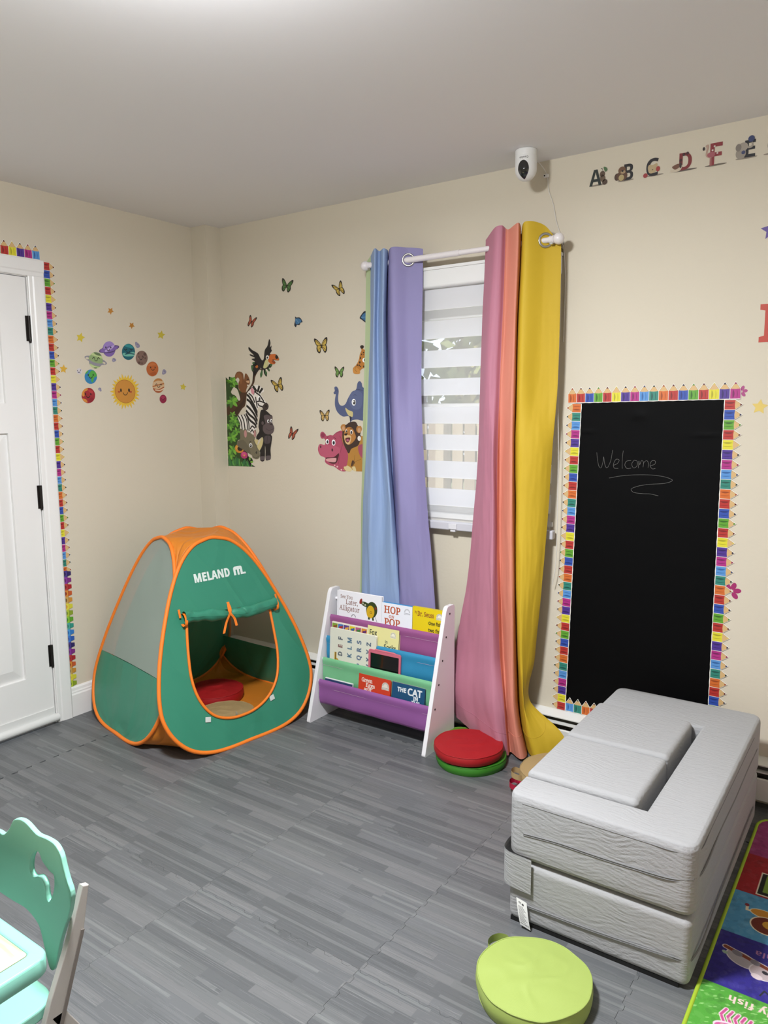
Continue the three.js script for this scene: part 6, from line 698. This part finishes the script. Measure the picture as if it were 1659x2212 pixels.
// ================================================================ FOLD-OUT KIDS SOFA
{
  const s = thing('foam_sofa', 'light grey folded foam kids sofa beside the rug', 'sofa', [2.592, 0, 0.625]);
  const o = (g) => g.translate(-2.592, 0, -0.625), X0 = 2.343, X1 = 2.842, Z0 = 0.135, Z1 = 1.107;
  const fab = M('#a2a2a3', 0.95, { bumpMap: bumpCrinkle, bumpScale: 0.0022 });
  const dark = M('#7d7d7e', 0.95);  // fabric grey darkened for the seams, a shadow line put into the colour
  const soft = (g, amp, f = 5) => { const q = metricUV(g, 3), p = q.attributes.position, n = q.attributes.normal; for (let i = 0; i < p.count; i++) { const x = p.getX(i), y = p.getY(i), z = p.getZ(i), d = amp * noise(x * f, y * f * 1.6, z * f); p.setXYZ(i, x + n.getX(i) * d, y + n.getY(i) * d, z + n.getZ(i) * d); } const m = mergeVertices(dropUV(q)); m.computeVertexNormals(); return metricUVkeep(m, 3); };
  function dropUV(g) { const c = g.clone(); c.deleteAttribute('uv'); c.deleteAttribute('normal'); return c; }
  function metricUVkeep(m, k) { const n = m.attributes.normal.array.slice(); const g = m.toNonIndexed(); return metricUV(g, k); }
  const block = (x0, x1, y0, y1, z0, z1, r) => new RoundedBoxGeometry(x1 - x0, y1 - y0, z1 - z0, 8, r).translate((x0 + x1) / 2, (y0 + y1) / 2, (z0 + z1) / 2);
  part('lower_cushion', o(soft(block(X0 + 0.004, X1 - 0.004, 0.005, 0.192, Z0, Z1 - 0.002, 0.022), 0.005)), fab, s);
  part('base_slab', o(bx(X0 + 0.012, X1 - 0.03, 0, 0.012, Z0 + 0.02, Z1 - 0.008)), blackMat, s, 'thin black slab below the lower cushion');  // flat black slab below the lower cushion, set in from its edges
  // upper cushion: a U-shaped pad with a recess open to the left
  const U = new THREE.Shape(); const A = (x, z) => [x, -z];
  const rr = 0.012, R2 = 0.03;
  const a0 = X0 + rr, a1 = X1 - rr, c0 = Z0 + rr, c1 = Z1 - rr;
  U.moveTo(a0 + R2, -c1); U.lineTo(a1 - R2, -c1); U.quadraticCurveTo(a1, -c1, a1, -c1 + R2); U.lineTo(a1, -c0 - R2); U.quadraticCurveTo(a1, -c0, a1 - R2, -c0); U.lineTo(a0 + R2, -c0); U.quadraticCurveTo(a0, -c0, a0, -c0 - R2);
  U.lineTo(a0, -0.352 + rr); U.lineTo(2.70, -0.352 + rr); U.lineTo(2.70, -0.985 - rr); U.lineTo(a0, -0.985 - rr); U.lineTo(a0, -c1 + R2); U.quadraticCurveTo(a0, -c1, a0 + R2, -c1);
  const up = new THREE.ExtrudeGeometry(U, { depth: 0.186 - 0.036, bevelEnabled: true, bevelThickness: 0.018, bevelSize: rr, bevelSegments: 6, steps: 6 }); up.rotateX(-Math.PI / 2); up.translate(0, 0.198 + 0.018, 0);
  part('upper_cushion', o(metricUV(toCreasedNormals(up, 0.9), 3)), fab, s);
  part('recess_base', o(bx(X0 + 0.012, 2.72, 0.2, 0.30, 0.33, 1.0)), fab, s);
  // two hinged seat pads filling the recess
  const pad = (z0, z1, tilt, dy) => { const g = soft(block(-0.160, 0.160, -0.045, 0.045, -(z1 - z0) / 2, (z1 - z0) / 2, 0.016), 0.003, 7); g.rotateZ(tilt); g.translate(2.503, 0.349 + dy, (z0 + z1) / 2); return o(g); };
  part('seat_pad', pad(0.356, 0.672, 0.004, 0.003), fab, s); part('seat_pad', pad(0.676, 0.980, 0.004, 0.0), fab, s);
  // zipper seams around both cushions
  const seam = (y0, amp) => { const p = []; const c = [[X0 + 0.05, Z1], [X0 + 0.15, Z1], [X0 + 0.25, Z1], [X0 + 0.35, Z1], [X1 - 0.05, Z1], [X1 - 0.0115, Z1 - 0.0115], [X1, Z1 - 0.05], [X1, 0.8], [X1, 0.6], [X1, 0.4], [X1, 0.22]]; c.forEach(([x, z], i) => p.push(V(x - 2.592, y0 + amp * noise(i * 1.7, y0 * 20, 3) + (i < 5 ? 0.004 * i : 0.018), z - 0.625 + (i < 5 ? 0.001 : 0)))); return p; };
  for (const [y, a] of [[0.278, 0.008], [0.066, 0.008]]) { const p = seam(y, a); part('zipper_seam', merge(tube(p, 0.0018, 110, 6), tube(p.map((q) => q.clone().add(V(0, -0.005, 0))), 0.0012, 110, 6)), dark, s, 'zipper seam'); }
  // edge piping round the top of the upper cushion
  const cornerPts = [[X0 + 0.045, Z1], [2.45, Z1], [2.6, Z1], [X1 - 0.12, Z1], [X1 - 0.05, Z1], [X1 - 0.0115, Z1 - 0.0115], [X1, Z1 - 0.05], [X1, 0.95], [X1, 0.7], [X1, 0.3]].map(([x, z]) => V(x - 2.592, 0.363, z - 0.625));
  part('edge_seam', tube(cornerPts, 0.0012, 110, 5), dark, s);
  // carry strap folded round the left corner
  const sp = new THREE.CatmullRomCurve3([[2.332, 1.03], [2.330, 1.075], [2.336, 1.104], [2.352, 1.114], [2.39, 1.1155], [2.421, 1.1145]].map(([x, z]) => V(x - 2.592, 0, z - 0.625)));
  part('carry_strap', merge(sheet((u, v) => { const p = sp.getPoint(u); p.y = 0.108 + 0.10 * v + 0.012 * (1 - u) + 0.002 * Math.sin(v * 3); return p; }, 30, 6, [0.4, 0.4]), sheet((u, v) => { const p = sp.getPoint(u); p.y = 0.108 + 0.10 * v + 0.012 * (1 - u) + 0.002 * Math.sin(v * 3); p.x -= 0.002; p.z -= 0.003; return p; }, 30, 6, [0.4, 0.4])), fab, s, 'wide grey carry strap');
  // care label with small print
  const tg = canvas(160, 300, (c, w, h) => { c.fillStyle = '#e9e9e6'; c.fillRect(0, 0, w, h); c.fillStyle = '#2a2a2a'; c.beginPath(); c.arc(96, 46, 13, 0, 7); c.fill(); c.fillRect(30, 30, 40, 7); c.fillRect(30, 44, 50, 5); c.fillStyle = '#555'; for (let y = 76; y < 250; y += 13) c.fillRect(18, y, 70 + ((y * 37) % 52), 4.5); for (let i = 0; i < 6; i++) c.fillRect(18 + i * 22, 262, 13, 13); });
  const tp = (u, v) => V(2.376 + u * 0.031 + 0.016 * (1 - v) + 0.002 - 2.592, 0.012 + 0.073 * v - u * 0.006, 1.1135 + 0.007 * Math.sin((1 - v) * 2) - 0.625);
  part('care_label', sheet(tp, 6, 10), M('#ffffff', 0.6, { map: tg }), s, 'white care label with black print');
}
// ================================================================ ALPHABET RUG
{
  const X0 = 2.853, X1 = 4.10, Z0 = 0.128, Z1 = 2.35, w = X1 - X0, d = Z1 - Z0;
  const r = thing('kids_rug', 'plush kids rug with coloured animal bands and a lime edge', 'rug', [(X0 + X1) / 2, 0, (Z0 + Z1) / 2]);
  const bands = [['#96346c', 0.128, 0.385], ['#9a1620', 0.385, 0.607], ['#4f94c0', 0.607, 0.818], ['#2b2280', 0.818, 1.040], ['#4d9a34', 1.040, 1.262], ['#c9862c', 1.262, 1.484], ['#b0305c', 1.484, 1.706], ['#2f86b4', 1.706, 1.93], ['#7a3a8c', 1.93, 2.35]];
  const tex = canvas(1100, 1960, (c, W, Hh) => {
    const k = W / w; c.save(); c.scale(k, k); // metres, x right, y = z
    for (const [col, a, b] of bands) { c.fillStyle = col; c.fillRect(0, a - Z0, w, b - a + 0.002); }
    // mottled pile
    for (let i = 0; i < 9000; i++) { c.fillStyle = rnd() < 0.5 ? 'rgba(255,255,255,0.045)' : 'rgba(0,0,0,0.06)'; const x = rnd() * w, y = rnd() * d, s = 0.004 + rnd() * 0.012; c.beginPath(); c.ellipse(x, y, s, s * 0.6, rnd() * 3, 0, 7); c.fill(); }
    const word = (s, x, z, size, col) => { c.save(); c.translate(x - X0, z - Z0); c.rotate(Math.PI); c.font = 'bold ' + size + 'px sans-serif'; c.scale(0.001, 0.001); c.font = 'bold ' + size * 1000 + 'px sans-serif'; c.fillStyle = col; c.textAlign = 'right'; c.fillText(s, 0, 0); c.restore(); };
    const E = (col, x, z, rx, rz, rot = 0) => { c.fillStyle = col; c.beginPath(); c.ellipse(x - X0, z - Z0, rx, rz, rot, 0, 7); c.fill(); };
    const L = (col, lw, pts) => { c.strokeStyle = col; c.lineWidth = lw; c.lineCap = c.lineJoin = 'round'; c.beginPath(); pts.forEach(([x, z], i) => (i ? c.lineTo(x - X0, z - Z0) : c.moveTo(x - X0, z - Z0))); c.stroke(); };
    // red band: green letter block with a black edge
    c.fillStyle = '#e0d4c0'; c.fillRect(2.910 - X0, 0.474 - Z0, 0.075, 0.126); c.fillStyle = '#16140f'; c.fillRect(2.914 - X0, 0.480 - Z0, 0.07, 0.114); c.fillStyle = '#7c9a3a'; c.fillRect(2.926 - X0, 0.486 - Z0, 0.06, 0.094);
    // light blue band: lion seen from the side
    L('#e8dcc0', 0.008, [[2.900, 0.668], [2.902, 0.690], [2.915, 0.690], [2.925, 0.682]]); E('#7c2430', 2.899, 0.667, 0.006, 0.007); E('#e8dcc0', 2.945, 0.687, 0.036, 0.020); E('#c98a2c', 2.945, 0.687, 0.033, 0.017); E('#e8dcc0', 2.960, 0.738, 0.043, 0.041); E('#6e2a18', 2.960, 0.738, 0.039, 0.037); E('#cf9a34', 2.968, 0.732, 0.020, 0.018);
    // indigo band: koala on a branch
    L('#d8ccd0', 0.018, [[2.882, 0.884], [2.99, 0.915]]); E('#d8d0d4', 2.926, 0.913, 0.042, 0.027, 0.4); E('#a8a0a8', 2.926, 0.913, 0.039, 0.024, 0.4); E('#d8d0d4', 2.978, 0.935, 0.032, 0.030, 0.3); E('#b8a8ac', 2.978, 0.935, 0.029, 0.027, 0.3); E('#d8c8cc', 2.968, 0.958, 0.014, 0.010, 0.3); E('#2a2830', 2.984, 0.933, 0.008, 0.006, 0.4); L('#7c3a24', 0.012, [[2.882, 0.884], [2.99, 0.915]]); E('#7c7680', 2.912, 0.895, 0.014, 0.010, 0.4); E('#7c7680', 2.957, 0.907, 0.013, 0.010, 0.4); E('#9ab0a0', 2.884, 0.908, 0.008, 0.006, 0.6);
    word('Koala', 2.950, 0.856, 0.030, '#a8709c'); L('#20242c', 0.004, [[2.985, 1.022], [2.992, 1.0], [3.02, 1.022]]);
    // green band: jellyfish
    word('Jelly fish', 2.921, 1.060, 0.033, '#e6c4c0');
    for (let i = 0; i < 5; i++) { const p = [[2.926 + i * 0.014, 1.112 + 0.002 * i], [2.918 + i * 0.015, 1.135], [2.93 + i * 0.015, 1.16]]; L('#e8c8d4', 0.011, p); L('#bd4a86', 0.006, p); } E('#e8c8d4', 2.955, 1.172, 0.048, 0.022); E('#c25a94', 2.955, 1.174, 0.044, 0.018);
    for (let i = 0; i < 160; i++) { c.fillStyle = 'rgba(190,225,160,0.5)'; c.beginPath(); c.ellipse(rnd() * 0.3, 1.05 - Z0 + rnd() * 0.2, 0.005, 0.0015, -0.5, 0, 7); c.fill(); }
    c.restore();
  });
  const sh = roundRect(-w / 2, -d / 2, w, d, 0.06), g = new THREE.ExtrudeGeometry(sh, { depth: 0.007, bevelEnabled: false }); g.rotateX(-Math.PI / 2);
  { const p = g.attributes.position, uv = g.attributes.uv; for (let i = 0; i < p.count; i++) uv.setXY(i, p.getX(i) / w + 0.5, 0.5 - p.getZ(i) / d); }
  g.translate(0, 0.0005, 0);
  const pile = grey(256, (u, v) => 0.5 + 0.5 * tileNoise(u, v, 70), 1, 1); pile.repeat.set(10, 18);
  part('pile', g, M('#ffffff', 0.9, { map: tex, bumpMap: pile, bumpScale: 0.002, sheen: 0.5, sheenRoughness: 0.4 }), r);
  const ep = roundRect(-w / 2, -d / 2, w, d, 0.06).getSpacedPoints(160).map((p) => V(p.x, 0.0055, p.y)); ep.pop();
  part('edge_binding', tube(ep, 0.0055, 320, 8, true), M('#9db82a', 0.75), r, 'lime green edge binding');
}
// ================================================================ MINT CHAIR AND TABLE
{
  const mint = M('#8ccbb6', 0.38), legM = M('#b9b3ad', 0.45);
  const CX = 1.610, CZ = 2.14, c = thing('kids_chair', 'mint green plastic kids chair with cut-out backrest at the lower left', 'chair', [CX, 0, CZ + 0.13]);
  const hf = [[0.02, 0.548], [0.042, 0.575], [0.071, 0.587], [0.098, 0.588], [0.13, 0.580], [0.148, 0.579], [0.184, 0.585], [0.217, 0.586], [0.239, 0.574], [0.249, 0.552], [0.261, 0.528], [0.273, 0.512], [0.274, 0.492], [0.259, 0.454], [0.238, 0.42], [0.207, 0.363], [0.179, 0.297], [0.156, 0.282], [0.141, 0.312], [0.127, 0.351], [0.112, 0.369], [0.07, 0.380], [0.015, 0.376]];
  const hs = [[0.02, 0.527], ...hf.map(([x, y]) => [x + 0.025, y])], full = [[0, 0.526], ...hs, [0, 0.375], ...[...hs].reverse().map(([x, y]) => [-x, y])];
  const sh = smoothShape(full);
  const hole = [[1.771, 0.538], [1.785, 0.537], [1.795, 0.525], [1.819, 0.517], [1.834, 0.516], [1.838, 0.503], [1.831, 0.476], [1.811, 0.447], [1.799, 0.445], [1.794, 0.457], [1.792, 0.474], [1.776, 0.482], [1.751, 0.471], [1.738, 0.479], [1.739, 0.499], [1.75, 0.521]].map(([x, y]) => [(x - 1.788) * 1.12 + 1.788 - CX, (y - 0.492) * 1.1 + 0.492]);
  for (const s of [1, -1]) sh.holes.push(smoothShape(hole.map(([x, y]) => [x * s, y])));
  const bg_ = new THREE.ExtrudeGeometry(sh, { depth: 0.005, bevelEnabled: true, bevelThickness: 0.003, bevelSize: 0.003, bevelOffset: -0.003, bevelSegments: 3 });
  const bt = new TessellateModifier(0.018, 8).modify(bg_);
  { const p = bt.attributes.position; for (let i = 0; i < p.count; i++) { const x = p.getX(i); p.setZ(i, p.getZ(i) - 0.016 + 0.22 * x * x - 0.13); } }
  bt.deleteAttribute('normal'); bt.deleteAttribute('uv'); bt.computeVertexNormals(); part('backrest', toCreasedNormals(bt, 0.5), mint, c);
  part('seat', (() => { const g = new THREE.ExtrudeGeometry(roundRect(-0.262, -0.15, 0.524, 0.29, 0.05), { depth: 0.016, bevelEnabled: true, bevelThickness: 0.005, bevelSize: 0.005, bevelSegments: 3 }); g.rotateX(-Math.PI / 2); g.translate(0, 0.262, 0.045); return g; })(), mint, c);
  for (const s of [1, -1]) {
    const lg = (pts) => { const g = new THREE.ExtrudeGeometry(polyShape(pts), { depth: 0.010, bevelEnabled: true, bevelThickness: 0.002, bevelSize: 0.002, bevelOffset: -0.002, bevelSegments: 2 }); g.rotateY(-Math.PI / 2); g.translate(s * 0.277 + 0.005, 0, -0.13); return g; };
    const leg = part('leg', lg([[-0.038, 0.492], [-0.024, 0.497], [0.012, 0.40], [0.058, 0.300], [0.088, 0.22], [0.20, 0.003], [0.155, 0.003], [0.046, 0.22], [0.016, 0.30], [-0.02, 0.40]]), legM, c, 'grey beige front leg');
    part('leg_groove', (() => { const g = bx(-0.0015, 0.0015, 0.25, 0.43, -0.004, 0.004); g.rotateX(-0.33); g.translate(s * 0.2845, 0.0, -0.008); return g; })(), M('#7d756f', 0.6), leg);
    part('leg', lg([[0.03, 0.262], [0.06, 0.262], [-0.07, 0.003], [-0.11, 0.003]]), legM, c, 'grey beige rear leg');
  }
  part('stretcher', cyl(V(-0.275, 0.14, 0.0), V(0.275, 0.14, 0.0), 0.009), legM, c);
}
{
  const t = thing('kids_table', 'mint green kids table with a wood print top, corner at the lower left', 'table', [1.45, 0, 2.72]);
  const X0 = 0.9 - 1.45, X1 = 2.024 - 1.45, Z0 = 2.260 - 2.72, Z1 = 3.15 - 2.72, mint = M('#86c8b5', 0.35);
  const fs = roundRect(X0, -Z1, X1 - X0, Z1 - Z0, 0.035), inn = roundRect(X0 + 0.034, -Z1 + 0.026, X1 - X0 - 0.068, Z1 - Z0 - 0.052, 0.008); fs.holes.push(new THREE.Path(inn.getPoints(4)));
  const g = new THREE.ExtrudeGeometry(fs, { depth: 0.022, bevelEnabled: true, bevelThickness: 0.006, bevelSize: 0.006, bevelOffset: -0.006, bevelSegments: 4 }); g.rotateX(-Math.PI / 2); g.translate(0, 0.472, 0);
  part('table_frame', toCreasedNormals(g, 0.7), mint, t);
  const wood = canvas(1024, 512, (c, w, h) => { c.fillStyle = '#d2bf9f'; c.fillRect(0, 0, w, h); for (let i = 0; i < 150; i++) { const y = rnd() * h; c.strokeStyle = rnd() < 0.6 ? 'rgba(176,142,96,0.35)' : 'rgba(245,232,205,0.4)'; c.lineWidth = 1 + rnd() * 3; c.beginPath(); c.moveTo(0, y); for (let x = 0; x <= w; x += 40) c.lineTo(x, y + 14 * Math.sin(x * 0.006 + y * 0.03) + 5 * Math.sin(x * 0.02 + i)); c.stroke(); } });
  const ig = new THREE.ExtrudeGeometry(inn, { depth: 0.012, bevelEnabled: false }); ig.rotateX(-Math.PI / 2); ig.translate(0, 0.4865, 0); { const p = ig.attributes.position, uv = ig.attributes.uv; for (let i = 0; i < p.count; i++) uv.setXY(i, p.getX(i) / 1.1 + 0.5, p.getZ(i) / 0.9 + 0.5); }
  part('table_top', ig, M('#ffffff', 0.3, { map: wood }), t, 'pale wood print inset');
  for (const [x, z] of [[X0 + 0.06, Z0 + 0.06], [X1 - 0.13, Z0 + 0.10], [X0 + 0.06, Z1 - 0.06], [X1 - 0.13, Z1 - 0.1]]) part('leg', cyl(V(x, 0, z), V(x, 0.474, z), 0.018, 0.024), mint, t);
}
// ---------------------------------------------------------------- hand over
lit(scene);
renderer.render(scene, camera);
